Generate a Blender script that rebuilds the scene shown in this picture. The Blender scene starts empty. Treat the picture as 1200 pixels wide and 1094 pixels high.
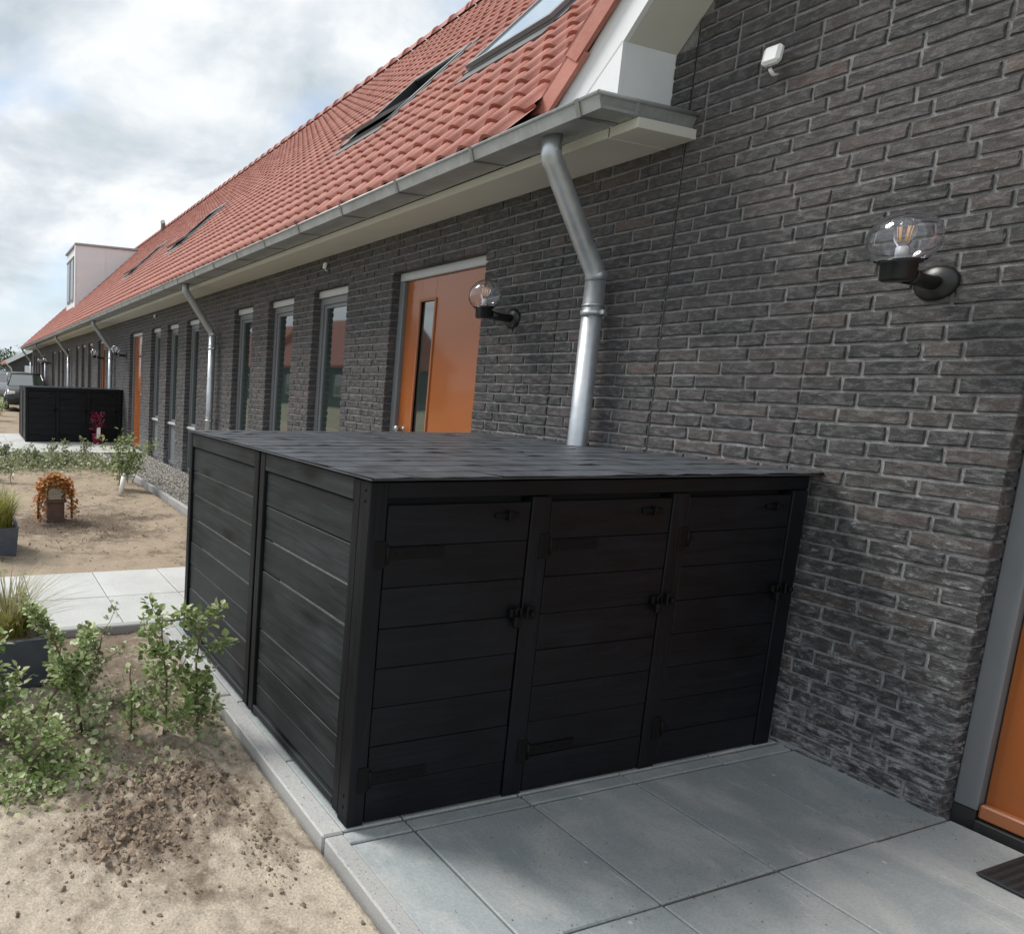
import bpy, math, random
import numpy as np
from mathutils import Vector, Matrix, noise as mnoise

random.seed(7); rng = np.random.default_rng(7)
scene = bpy.context.scene
COL = scene.collection
R = math.radians

# ------------------------------------------------------------------ camera
CAM_LOC = Vector((-3.3152, -1.7574, 1.4528))
RT = Vector((0.94669366, -0.31974906, 0.03913631))
UP = Vector((0.00525258, 0.13679614, 0.9905853))
FW = Vector((0.32209241, 0.93757525, -0.13118354))
FPX, CXP, CYP = 783.922, 228.64, 549.51          # in pixels of the 1200 x 1094 photograph
cam_d = bpy.data.cameras.new("camera"); cam = bpy.data.objects.new("camera", cam_d); COL.objects.link(cam)
M = Matrix((RT, UP, -FW)).transposed().to_4x4(); M.translation = CAM_LOC
cam.matrix_world = M
cam_d.sensor_width = 36.0; cam_d.sensor_fit = 'HORIZONTAL'; cam_d.lens = FPX / 1200 * 36
cam_d.shift_x = (600 - CXP) / 1200; cam_d.shift_y = (CYP - 547) / 1200
cam_d.clip_start = 0.05; cam_d.clip_end = 3000
scene.camera = cam

# ------------------------------------------------------------------ sky, sun, exposure
SUN_EL, SUN_AZ = 50.0, 318.0       # azimuth clockwise from +Y : light comes from -x, +y
world = bpy.data.worlds.new("World"); scene.world = world; world.use_nodes = True
nt = world.node_tree; nt.nodes.clear()
def N(nt, typ, **kw):
    n = nt.nodes.new(typ)
    for k, v in kw.items():
        if k.startswith('_'): setattr(n, k[1:], v)
        else: n.inputs[k.replace('__', ' ')].default_value = v
    return n
def L(nt, a, b): nt.links.new(a, b)
out = N(nt, 'ShaderNodeOutputWorld'); bg = N(nt, 'ShaderNodeBackground'); bg.inputs['Strength'].default_value = 0.1
sky = N(nt, 'ShaderNodeTexSky'); sky.sky_type = 'NISHITA'; sky.sun_disc = False
sky.sun_elevation = R(SUN_EL); sky.sun_rotation = R(SUN_AZ); sky.air_density = 1.2; sky.dust_density = 1.5
tc = N(nt, 'ShaderNodeTexCoord'); sep = N(nt, 'ShaderNodeSeparateXYZ'); L(nt, tc.outputs['Generated'], sep.inputs[0])
zz = N(nt, 'ShaderNodeMath', _operation='MAXIMUM'); L(nt, sep.outputs['Z'], zz.inputs[0]); zz.inputs[1].default_value = 0.0
zo = N(nt, 'ShaderNodeMath', _operation='ADD'); L(nt, zz.outputs[0], zo.inputs[0]); zo.inputs[1].default_value = 0.34
dx = N(nt, 'ShaderNodeMath', _operation='DIVIDE'); L(nt, sep.outputs['X'], dx.inputs[0]); L(nt, zo.outputs[0], dx.inputs[1])
dy = N(nt, 'ShaderNodeMath', _operation='DIVIDE'); L(nt, sep.outputs['Y'], dy.inputs[0]); L(nt, zo.outputs[0], dy.inputs[1])
cmb = N(nt, 'ShaderNodeCombineXYZ'); L(nt, dx.outputs[0], cmb.inputs[0]); L(nt, dy.outputs[0], cmb.inputs[1]); cmb.inputs[2].default_value = 5.1
n1 = N(nt, 'ShaderNodeTexNoise', Scale=1.9, Detail=9.0, Roughness=0.55, Distortion=0.15); L(nt, cmb.outputs[0], n1.inputs['Vector'])
n2 = N(nt, 'ShaderNodeTexNoise', Scale=3.0, Detail=10.0, Roughness=0.56, Distortion=0.25); L(nt, cmb.outputs[0], n2.inputs['Vector'])
r1 = N(nt, 'ShaderNodeValToRGB'); L(nt, n1.outputs['Fac'], r1.inputs[0])
r1.color_ramp.elements[0].position = 0.36; r1.color_ramp.elements[0].color = (0, 0, 0, 1)
r1.color_ramp.elements[1].position = 0.50; r1.color_ramp.elements[1].color = (1, 1, 1, 1)
r2 = N(nt, 'ShaderNodeValToRGB'); L(nt, n2.outputs['Fac'], r2.inputs[0])
cr = r2.color_ramp; cr.elements[0].position = 0.30; cr.elements[0].color = (3.5, 4.0, 4.4, 1)
cr.elements[1].position = 0.66; cr.elements[1].color = (6.7, 6.75, 6.75, 1)
e = cr.elements.new(0.44); e.color = (4.8, 5.15, 5.45, 1)
e = cr.elements.new(0.54); e.color = (6.0, 6.2, 6.35, 1)
skm = N(nt, 'ShaderNodeMix', _data_type='RGBA'); skm.inputs[0].default_value = 0.45
L(nt, sky.outputs[0], skm.inputs[6]); skm.inputs[7].default_value = (3.9, 4.9, 6.3, 1)
mx = N(nt, 'ShaderNodeMix', _data_type='RGBA'); L(nt, r1.outputs[0], mx.inputs[0]); L(nt, skm.outputs[2], mx.inputs[6]); L(nt, r2.outputs[0], mx.inputs[7])
# pale band of low cloud towards the horizon
hz = N(nt, 'ShaderNodeMapRange'); hz.inputs['From Min'].default_value = 0.0; hz.inputs['From Max'].default_value = 0.16
hz.inputs['To Min'].default_value = 0.75; hz.inputs['To Max'].default_value = 0.0; L(nt, sep.outputs['Z'], hz.inputs['Value'])
mh = N(nt, 'ShaderNodeMix', _data_type='RGBA'); L(nt, hz.outputs[0], mh.inputs[0]); L(nt, mx.outputs[2], mh.inputs[6]); mh.inputs[7].default_value = (4.3, 5.0, 5.6, 1)
L(nt, mh.outputs[2], bg.inputs['Color']); L(nt, bg.outputs[0], out.inputs[0])

sd = bpy.data.lights.new("sun", 'SUN'); sd.energy = 2.2; sd.angle = R(20); sd.color = (1.0, 0.955, 0.89)
sun = bpy.data.objects.new("sun", sd); COL.objects.link(sun)
az = R(SUN_AZ); el = R(SUN_EL)
to_sun = Vector((math.sin(az) * math.cos(el), math.cos(az) * math.cos(el), math.sin(el)))
sun.rotation_euler = to_sun.to_track_quat('Z', 'Y').to_euler()
sun.location = (-10, 10, 20)
scene.view_settings.view_transform = 'Standard'; scene.view_settings.look = 'None'
scene.view_settings.exposure = 0.68; scene.view_settings.gamma = 1.0
scene.view_settings.use_curve_mapping = False

# ------------------------------------------------------------------ helpers
def project(p):
    v = Vector(p) - CAM_LOC; z = v.dot(FW)
    if z < 0.05: return None
    return CXP + FPX * v.dot(RT) / z, CYP - FPX * v.dot(UP) / z, z
def inframe(p, m=4):
    q = project(p); return q is not None and -m < q[0] < 1200 + m and -m < q[1] < 1094 + m
def tag(o, label=None, cat=None, group=None, kind=None, category=None):
    cat = cat or category
    if label: o['label'] = label
    if cat: o['category'] = cat
    if group: o['group'] = group
    if kind: o['kind'] = kind
    return o
def empty(name, loc=(0, 0, 0), rz=0.0, **kw):
    o = bpy.data.objects.new(name, None); o.location = loc; o.rotation_euler = (0, 0, rz); o.empty_display_size = 0.1
    COL.objects.link(o); return tag(o, **kw)
def copy_tree(o, parent=None):
    c = o.copy(); COL.objects.link(c)
    if parent is not None: c.parent = parent
    for ch in list(o.children): copy_tree(ch, c)
    return c
class MB:
    def __init__(s): s.v = []; s.f = []; s.sm = []
    def add(s, vs, fs, smooth=False):
        b = len(s.v); s.v += [tuple(v) for v in vs]; s.f += [tuple(i + b for i in f) for f in fs]; s.sm += [smooth] * len(fs); return s
    def box(s, x0, y0, z0, x1, y1, z1, bev=0.0, mat=None):
        if bev <= 0:
            vs = [(x, y, z) for x in (x0, x1) for y in (y0, y1) for z in (z0, z1)]
            fs = [(0, 1, 3, 2), (4, 6, 7, 5), (0, 4, 5, 1), (2, 3, 7, 6), (0, 2, 6, 4), (1, 5, 7, 3)]
        else:
            b = min(bev, (x1 - x0) * .45, (y1 - y0) * .45, (z1 - z0) * .45)
            vs = []; idx = {}
            for i, (xa, sx) in enumerate(((x0, 1), (x1, -1))):
                for j, (ya, sy) in enumerate(((y0, 1), (y1, -1))):
                    for k, (za, sz) in enumerate(((z0, 1), (z1, -1))):
                        idx[i, j, k, 0] = len(vs); vs.append((xa, ya + sy * b, za + sz * b))
                        idx[i, j, k, 1] = len(vs); vs.append((xa + sx * b, ya, za + sz * b))
                        idx[i, j, k, 2] = len(vs); vs.append((xa + sx * b, ya + sy * b, za))
            I = idx; fs = []
            for i in (0, 1): fs.append([I[i, 0, 0, 0], I[i, 0, 1, 0], I[i, 1, 1, 0], I[i, 1, 0, 0]][::(1 if i == 0 else -1)])
            for j in (0, 1): fs.append([I[0, j, 0, 1], I[1, j, 0, 1], I[1, j, 1, 1], I[0, j, 1, 1]][::(1 if j == 0 else -1)])
            for k in (0, 1): fs.append([I[0, 0, k, 2], I[0, 1, k, 2], I[1, 1, k, 2], I[1, 0, k, 2]][::(1 if k == 0 else -1)])
            for j in (0, 1):
                for k in (0, 1): fs.append([I[0, j, k, 1], I[0, j, k, 2], I[1, j, k, 2], I[1, j, k, 1]][::(1 if j == k else -1)])
            for i in (0, 1):
                for k in (0, 1): fs.append([I[i, 0, k, 0], I[i, 1, k, 0], I[i, 1, k, 2], I[i, 0, k, 2]][::(1 if i == k else -1)])
            for i in (0, 1):
                for j in (0, 1): fs.append([I[i, j, 0, 0], I[i, j, 0, 1], I[i, j, 1, 1], I[i, j, 1, 0]][::(1 if i == j else -1)])
            for i in (0, 1):
                for j in (0, 1):
                    for k in (0, 1): fs.append([I[i, j, k, 0], I[i, j, k, 1], I[i, j, k, 2]][::(1 if (i + j + k) % 2 else -1)])
        if mat is not None: vs = [mat @ Vector(v) for v in vs]
        return s.add(vs, fs)
    def tube(s, pts, r, n=8, caps=True, smooth=True):
        pts = [Vector(p) for p in pts]; rs = r if isinstance(r, (list, tuple)) else [r] * len(pts)
        vs = []; prev = None
        for i, p in enumerate(pts):
            d = (pts[min(i + 1, len(pts) - 1)] - pts[max(i - 1, 0)])
            if d.length < 1e-9: d = Vector((0, 0, 1))
            d.normalize()
            if prev is None: a = d.orthogonal().normalized()
            else: a = (prev - d * prev.dot(d)); a = a.normalized() if a.length > 1e-6 else d.orthogonal().normalized()
            prev = a; b = d.cross(a)
            for k in range(n):
                t = 2 * math.pi * k / n; vs.append(p + (a * math.cos(t) + b * math.sin(t)) * rs[i])
        fs = []
        for i in range(len(pts) - 1):
            for k in range(n):
                k2 = (k + 1) % n; fs.append((i * n + k, i * n + k2, (i + 1) * n + k2, (i + 1) * n + k))
        s.add(vs, fs, smooth)
        if caps:
            b = len(s.v) - len(vs)
            s.f.append(tuple(b + k for k in range(n))[::-1]); s.f.append(tuple(b + (len(pts) - 1) * n + k for k in range(n))); s.sm += [False, False]
        return s
    def lathe(s, prof, c=(0, 0, 0), n=20, axis='Z', smooth=True):
        vs = []
        for r, h in prof:
            for k in range(n):
                t = 2 * math.pi * k / n; a, b = r * math.cos(t), r * math.sin(t)
                p = (a, b, h) if axis == 'Z' else ((h, a, b) if axis == 'X' else (b, h, a))
                vs.append((p[0] + c[0], p[1] + c[1], p[2] + c[2]))
        fs = [(i * n + k, i * n + (k + 1) % n, (i + 1) * n + (k + 1) % n, (i + 1) * n + k) for i in range(len(prof) - 1) for k in range(n)]
        return s.add(vs, fs, smooth)
    def prism(s, poly, axis, a0, a1):
        # poly in the plane perpendicular to axis, extruded from a0 to a1
        n = len(poly)
        def P(q, a): return {'X': (a, q[0], q[1]), 'Y': (q[0], a, q[1]), 'Z': (q[0], q[1], a)}[axis]
        vs = [P(q, a0) for q in poly] + [P(q, a1) for q in poly]
        fs = [tuple(range(n))[::-1], tuple(range(n, 2 * n))] + [(i, (i + 1) % n, n + (i + 1) % n, n + i) for i in range(n)]
        return s.add(vs, fs)
    def mesh(s, name, mat):
        me = bpy.data.meshes.new(name); me.from_pydata(s.v, [], s.f); me.materials.append(mat)
        me.polygons.foreach_set('use_smooth', s.sm); me.update(); return me
    def build(s, name, mat, parent=None, loc=None, fix=True, **kw):
        me = s.mesh(name, mat)
        if fix:
            import bmesh
            bm = bmesh.new(); bm.from_mesh(me); bmesh.ops.recalc_face_normals(bm, faces=bm.faces); bm.to_mesh(me); bm.free()
        o = bpy.data.objects.new(name, me); COL.objects.link(o); o.parent = parent
        if loc is not None: o.location = loc
        return tag(o, **kw)
def link(name, me, parent=None, loc=None, rot=None, **kw):
    o = bpy.data.objects.new(name, me); COL.objects.link(o); o.parent = parent
    if loc is not None: o.location = loc
    if rot is not None: o.rotation_euler = rot
    return tag(o, **kw)
def np_mesh(name, V, F, mat, smooth=False):
    """V (n,3), F (m,k) uniform polygons"""
    me = bpy.data.meshes.new(name); n, k = F.shape
    me.vertices.add(len(V)); me.vertices.foreach_set('co', np.asarray(V, np.float32).ravel())
    me.loops.add(n * k); me.loops.foreach_set('vertex_index', F.ravel().astype(np.int32))
    me.polygons.add(n); me.polygons.foreach_set('loop_start', np.arange(0, n * k, k, dtype=np.int32))
    me.polygons.foreach_set('loop_total', np.full(n, k, np.int32))
    me.polygons.foreach_set('use_smooth', np.full(n, smooth)); me.materials.append(mat); me.update(calc_edges=True); me.validate(); return me
def join_copies(name, variants, items, mat, smooth=False):
    """variants: list of (V,F) quads/tris arrays with the same F width; items: (variant index, 3x3 matrix, location)"""
    Vs = []; Fs = []; b = 0
    for vi, m, l in items:
        V, F = variants[vi]; Vs.append(V @ np.array(m).T + np.array(l)); Fs.append(F + b); b += len(V)
    return np_mesh(name, np.concatenate(Vs), np.concatenate(Fs), mat, smooth)

# ------------------------------------------------------------------ materials
def new_mat(name):
    m = bpy.data.materials.new(name); m.use_nodes = True; t = m.node_tree; b = t.nodes['Principled BSDF']; return m, t, b
def ramp(t, src, stops):
    r = N(t, 'ShaderNodeValToRGB'); L(t, src, r.inputs[0]); e = r.color_ramp.elements
    while len(e) < len(stops): e.new(0.5)
    for i, (p, c) in enumerate(stops):
        e[i].position = p; e[i].color = (*c, 1) if len(c) == 3 else c
    return r
def noise(t, vec, scale, detail=5, rough=0.55, dist=0.0):
    n = N(t, 'ShaderNodeTexNoise', Scale=scale, Detail=detail, Roughness=rough, Distortion=dist)
    if vec is not None: L(t, vec, n.inputs['Vector'])
    return n
def mapping(t, vec, scale=(1, 1, 1), loc=(0, 0, 0)):
    m = N(t, 'ShaderNodeMapping'); L(t, vec, m.inputs['Vector']); m.inputs['Scale'].default_value = scale; m.inputs['Location'].default_value = loc; return m.outputs[0]
def mixc(t, fac, a, b, mode='MIX'):
    m = N(t, 'ShaderNodeMix', _data_type='RGBA', _blend_type=mode)
    for k, x in ((0, fac), (6, a), (7, b)):
        if isinstance(x, (int, float)): m.inputs[k].default_value = x
        elif isinstance(x, tuple): m.inputs[k].default_value = (*x, 1) if len(x) == 3 else x
        else: L(t, x, m.inputs[k])
    return m.outputs[2]
def math_(t, op, a, b=None):
    m = N(t, 'ShaderNodeMath', _operation=op)
    for k, x in ((0, a), (1, b)):
        if x is None: continue
        if isinstance(x, (int, float)): m.inputs[k].default_value = x
        else: L(t, x, m.inputs[k])
    return m.outputs[0]
def bump(t, b, h, strength=0.3, dist=0.01, prev=None):
    n = N(t, 'ShaderNodeBump', Strength=strength, Distance=dist); L(t, h, n.inputs['Height'])
    if prev is not None: L(t, prev.outputs[0], n.inputs['Normal'])
    L(t, n.outputs[0], b.inputs['Normal']); return n
def pos(t): return N(t, 'ShaderNodeNewGeometry').outputs['Position']
def randv(t):
    g = N(t, 'ShaderNodeNewGeometry'); o = N(t, 'ShaderNodeObjectInfo')
    return math_(t, 'FRACT', math_(t, 'ADD', g.outputs['Random Per Island'], o.outputs['Random']))

def brick_mat(name, cols, frost=1.0):
    m, t, b = new_mat(name); rv = randv(t); p = pos(t)
    c = ramp(t, rv, cols).outputs[0]
    streak = noise(t, mapping(t, p, (22, 22, 48)), 1.0, 7, 0.68, 0.5)
    c2 = mixc(t, ramp(t, streak.outputs['Fac'], [(0.46, (0, 0, 0)), (0.74, (1, 1, 1))]).outputs[0], c, (0.17, 0.166, 0.168))
    fine = noise(t, p, 160, 4, 0.7)
    c3 = mixc(t, 0.75, c2, ramp(t, fine.outputs['Fac'], [(0.3, (0.55, 0.55, 0.55)), (0.7, (1.25, 1.25, 1.25))]).outputs[0], 'MULTIPLY')
    # lime bloom, most of it low on the wall
    sx = N(t, 'ShaderNodeSeparateXYZ'); L(t, p, sx.inputs[0])
    low = N(t, 'ShaderNodeMapRange'); L(t, sx.outputs['Z'], low.inputs['Value']); low.inputs['From Min'].default_value = 0.1; low.inputs['From Max'].default_value = 1.9
    low.inputs['To Min'].default_value = 0.17; low.inputs['To Max'].default_value = -0.015
    fr = noise(t, mapping(t, p, (16, 16, 34)), 1.0, 9, 0.78, 0.2)
    k = math_(t, 'ADD', fr.outputs['Fac'], low.outputs[0])
    kk = ramp(t, k, [(0.645, (0, 0, 0)), (0.76, (frost * .8,) * 3)]).outputs[0]
    c4 = mixc(t, kk, c3, (0.36, 0.37, 0.385))
    L(t, c4, b.inputs['Base Color']); b.inputs['Roughness'].default_value = 0.82
    b.inputs['Specular IOR Level'].default_value = 0.35
    h = math_(t, 'ADD', streak.outputs['Fac'], math_(t, 'MULTIPLY', fine.outputs['Fac'], 0.6))
    bump(t, b, h, 0.7, 0.005); return m
M_BRICK = brick_mat('brick_clay', [(0.0, (.050, .049, .052)), (.2, (.069, .064, .065)), (.4, (.092, .079, .076)), (.6, (.058, .055, .058)), (.8, (.082, .073, .072)), (.92, (.071, .066, .070)), (1.0, (.122, .090, .081))])
M_BRICKD = brick_mat('brick_clay_dark', [(0.0, (.040, .041, .043)), (.4, (.052, .050, .051)), (.8, (.062, .058, .057)), (1.0, (.080, .066, .061))])
def mortar_mat():
    m, t, b = new_mat('mortar'); p = pos(t)
    n = noise(t, p, 25, 7, .65); f = noise(t, p, 200, 4, .7)
    c = ramp(t, n.outputs['Fac'], [(.3, (.15, .15, .152)), (.7, (.30, .297, .295))]).outputs[0]
    sx = N(t, 'ShaderNodeSeparateXYZ'); L(t, p, sx.inputs[0])
    low = N(t, 'ShaderNodeMapRange'); L(t, sx.outputs['Z'], low.inputs['Value']); low.inputs['From Min'].default_value = .1; low.inputs['From Max'].default_value = 1.6
    low.inputs['To Min'].default_value = .9; low.inputs['To Max'].default_value = 0.
    c = mixc(t, math_(t, 'MULTIPLY', low.outputs[0], ramp(t, n.outputs['Fac'], [(.35, (0,) * 3), (.65, (1,) * 3)]).outputs[0]), c, (.40, .415, .43))
    c = mixc(t, 1, c, ramp(t, f.outputs['Fac'], [(.3, (.75,) * 3), (.7, (1.2,) * 3)]).outputs[0], 'MULTIPLY')
    L(t, c, b.inputs['Base Color']); b.inputs['Roughness'].default_value = .95; bump(t, b, f.outputs['Fac'], .8, .004); return m
M_MORTAR = mortar_mat()
def simple(name, col, rough=0.5, metal=0.0, var=0.15, scale=8.0, bumps=0.0, bscale=60, spec=0.5, coat=0.0):
    m, t, b = new_mat(name); p = pos(t)
    n = noise(t, p, scale, 6, 0.6)
    k = ramp(t, n.outputs['Fac'], [(0.25, (1 - var,) * 3), (0.75, (1 + var,) * 3)]).outputs[0]
    L(t, mixc(t, 1.0, col, k, 'MULTIPLY'), b.inputs['Base Color'])
    b.inputs['Roughness'].default_value = rough; b.inputs['Metallic'].default_value = metal; b.inputs['Specular IOR Level'].default_value = spec
    b.inputs['Coat Weight'].default_value = coat; b.inputs['Coat Roughness'].default_value = 0.05
    rr = ramp(t, n.outputs['Fac'], [(0.3, (max(rough - .07, .02),) * 3), (0.7, (min(rough + .08, 1),) * 3)]).outputs[0]
    L(t, rr, b.inputs['Roughness'])
    if bumps > 0: bump(t, b, noise(t, p, bscale, 5, 0.6).outputs['Fac'], bumps, 0.004)
    return m
M_FRAME = simple('frame_grey', (.185, .195, .205), .42, var=.05)
M_FRAMEL = simple('frame_light', (.48, .49, .49), .45, var=.06)
M_WHITE = simple('white_board', (.76, .78, .80), .42, var=.05, scale=3)
M_CREAM = simple('cream_board', (.60, .59, .53), .6, var=.05, scale=3)
M_WPLAST = simple('white_plastic', (.8, .8, .8), .35, var=.02)
M_ORANGE = simple('orange_paint', (.34, .098, .022), .22, var=.05, scale=3, coat=.55)
M_ORANGED = simple('orange_frame', (.36, .13, .055), .42, var=.08, scale=12)
M_BLKPL = simple('black_plastic', (.012, .012, .013), .32, var=.1)
M_BLKMET = simple('black_iron', (.0012, .0012, .0014), .62, var=.2, spec=.25)
M_RUBBER = simple('rubber_mat', (.02, .02, .022), .8, var=.3, scale=40, bumps=.8, bscale=90)
M_DARKIN = simple('dark_interior', (.012, .015, .015), .6)
M_PVCDARK = simple('dark_plinth', (.03, .03, .032), .6)
M_STEEL = simple('steel_trim', (.33, .34, .35), .35, metal=.8)

def zinc_mat(name, col, rough, metal=0.75):
    m, t, b = new_mat(name); p = pos(t); n = noise(t, p, 7, 7, .65); n2 = noise(t, mapping(t, p, (40, 40, 6)), 1, 5, .6)
    k = ramp(t, n.outputs['Fac'], [(.3, (.8,) * 3), (.7, (1.15,) * 3)]).outputs[0]
    c = mixc(t, 1.0, col, k, 'MULTIPLY'); c = mixc(t, ramp(t, n2.outputs['Fac'], [(.55, (0,) * 3), (.8, (.35,) * 3)]).outputs[0], c, (.62, .64, .66))
    L(t, c, b.inputs['Base Color']); b.inputs['Metallic'].default_value = metal
    L(t, ramp(t, n.outputs['Fac'], [(.3, (rough - .1,) * 3), (.7, (rough + .12,) * 3)]).outputs[0], b.inputs['Roughness']); return m
M_ZINC = zinc_mat('galvanised_zinc', (.52, .55, .58), .4)
M_GUTTER = zinc_mat('weathered_zinc', (.37, .38, .385), .5, .35)

def glass_dark():
    m, t, b = new_mat('window_glass'); b.inputs['Base Color'].default_value = (.02, .035, .032, 1); b.inputs['Roughness'].default_value = .03
    b.inputs['Specular IOR Level'].default_value = 1.0; b.inputs['IOR'].default_value = 2.1
    bump(t, b, noise(t, pos(t), 1.2, 2, .4).outputs['Fac'], .04, .05); return m
M_GLASS = glass_dark()
def glass_clear():
    m, t, b = new_mat('clear_globe_glass'); b.inputs['Base Color'].default_value = (.96, .97, 1, 1); b.inputs['Roughness'].default_value = .01
    b.inputs['Transmission Weight'].default_value = 1.0; b.inputs['IOR'].default_value = 1.45; return m
M_GLOBE = glass_clear()
def glow():
    m, t, b = new_mat('filament'); b.inputs['Base Color'].default_value = (.9, .5, .2, 1)
    b.inputs['Emission Color'].default_value = (1, .55, .22, 1); b.inputs['Emission Strength'].default_value = .12; return m
M_GLOW = glow()
def skyglass():
    m, t, b = new_mat('rooflight_glass'); b.inputs['Base Color'].default_value = (.62, .72, .73, 1); b.inputs['Roughness'].default_value = .04
    b.inputs['Specular IOR Level'].default_value = 1.0; b.inputs['IOR'].default_value = 1.8; b.inputs['Metallic'].default_value = .75; return m
M_ROOFGLASS = skyglass()
M_FLASH = simple('lead_flashing', (.11, .115, .12), .6, var=.2)

def tile_mat():
    m, t, b = new_mat('red_clay_tile'); rv = randv(t); p = pos(t)
    c = ramp(t, rv, [(0, (.32, .100, .072)), (.35, (.39, .128, .094)), (.7, (.355, .112, .080)), (1, (.44, .160, .120))]).outputs[0]
    n = noise(t, p, 14, 7, .65)
    c = mixc(t, ramp(t, n.outputs['Fac'], [(.45, (0,) * 3), (.8, (.45,) * 3)]).outputs[0], c, (.50, .25, .19))
    n3 = noise(t, p, 2.2, 5, .65); c = mixc(t, 1.0, c, ramp(t, n3.outputs['Fac'], [(.3, (.78,) * 3), (.7, (1.1,) * 3)]).outputs[0], 'MULTIPLY')
    L(t, c, b.inputs['Base Color']); b.inputs['Roughness'].default_value = .62
    bump(t, b, noise(t, p, 120, 4, .6).outputs['Fac'], .35, .004); return m
M_TILE = tile_mat()
M_UNDER = simple('roof_underlay', (.05, .03, .025), .9)

def blackwood(name='black_stained_wood', axis=0, base=((.0026, .0030, .0044), (.0072, .0082, .0112))):
    m, t, b = new_mat(name); p = pos(t); rv = randv(t); o = N(t, 'ShaderNodeObjectInfo')
    off = N(t, 'ShaderNodeCombineXYZ'); L(t, math_(t, 'MULTIPLY', rv, 13.7), off.inputs[0]); L(t, math_(t, 'MULTIPLY', rv, 7.1), off.inputs[1])
    va = N(t, 'ShaderNodeVectorMath', _operation='ADD'); L(t, p, va.inputs[0]); L(t, off.outputs[0], va.inputs[1]); q = va.outputs[0]
    sc = [(2, 26, 26), (26, 2, 26), (26, 26, 2)][axis]
    g = noise(t, mapping(t, q, sc), 1.0, 7, .6, 1.2)
    kn = N(t, 'ShaderNodeTexVoronoi', Scale=1.0); L(t, mapping(t, q, [(2.6, 9, 6.5), (9, 2.6, 6.5), (9, 9, 2.6)][axis]), kn.inputs['Vector'])
    knot = ramp(t, kn.outputs['Distance'], [(.08, (1, 1, 1)), (.30, (0, 0, 0))]).outputs[0]
    c = ramp(t, g.outputs['Fac'], [(.28, base[0]), (.70, base[1])]).outputs[0]
    c = mixc(t, math_(t, 'MULTIPLY', knot, .95), c, (.003, .003, .0035))
    bl = noise(t, q, 3.0, 4, .6); c = mixc(t, 1.0, c, ramp(t, bl.outputs['Fac'], [(.3, (.7,) * 3), (.7, (1.4,) * 3)]).outputs[0], 'MULTIPLY')
    L(t, c, b.inputs['Base Color'])
    L(t, ramp(t, g.outputs['Fac'], [(.3, (.46,) * 3), (.7, (.62,) * 3)]).outputs[0], b.inputs['Roughness'])
    b.inputs['Specular IOR Level'].default_value = .25
    bump(t, b, g.outputs['Fac'], .6, .004); return m
M_WX = blackwood('black_wood_x', 0); M_WY = blackwood('black_wood_y', 1, ((.0085, .0105, .0115), (.030, .0355, .0380))); M_WZ = blackwood('black_wood_z', 2); M_TONGUE = simple('bare_tongue_wood', (.15, .15, .145), .8, var=.5, scale=30)  # front wood darker than side boards: its shade is put into the stain colour
def shingle_mat():
    m, t, b = new_mat('black_felt'); p = pos(t); rv = randv(t)
    c = ramp(t, rv, [(0, (.050, .056, .066)), (.5, (.054, .061, .071)), (1, (.059, .067, .078))]).outputs[0]
    n = noise(t, p, 8, 7, .65); c = mixc(t, 1, c, ramp(t, n.outputs['Fac'], [(.3, (.65,) * 3), (.7, (1.4,) * 3)]).outputs[0], 'MULTIPLY')
    L(t, c, b.inputs['Base Color']); L(t, ramp(t, n.outputs['Fac'], [(.3, (.38,) * 3), (.7, (.6,) * 3)]).outputs[0], b.inputs['Roughness'])
    bump(t, b, noise(t, p, 60, 6, .7).outputs['Fac'], .35, .003); return m
M_FELT = shingle_mat()

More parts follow.
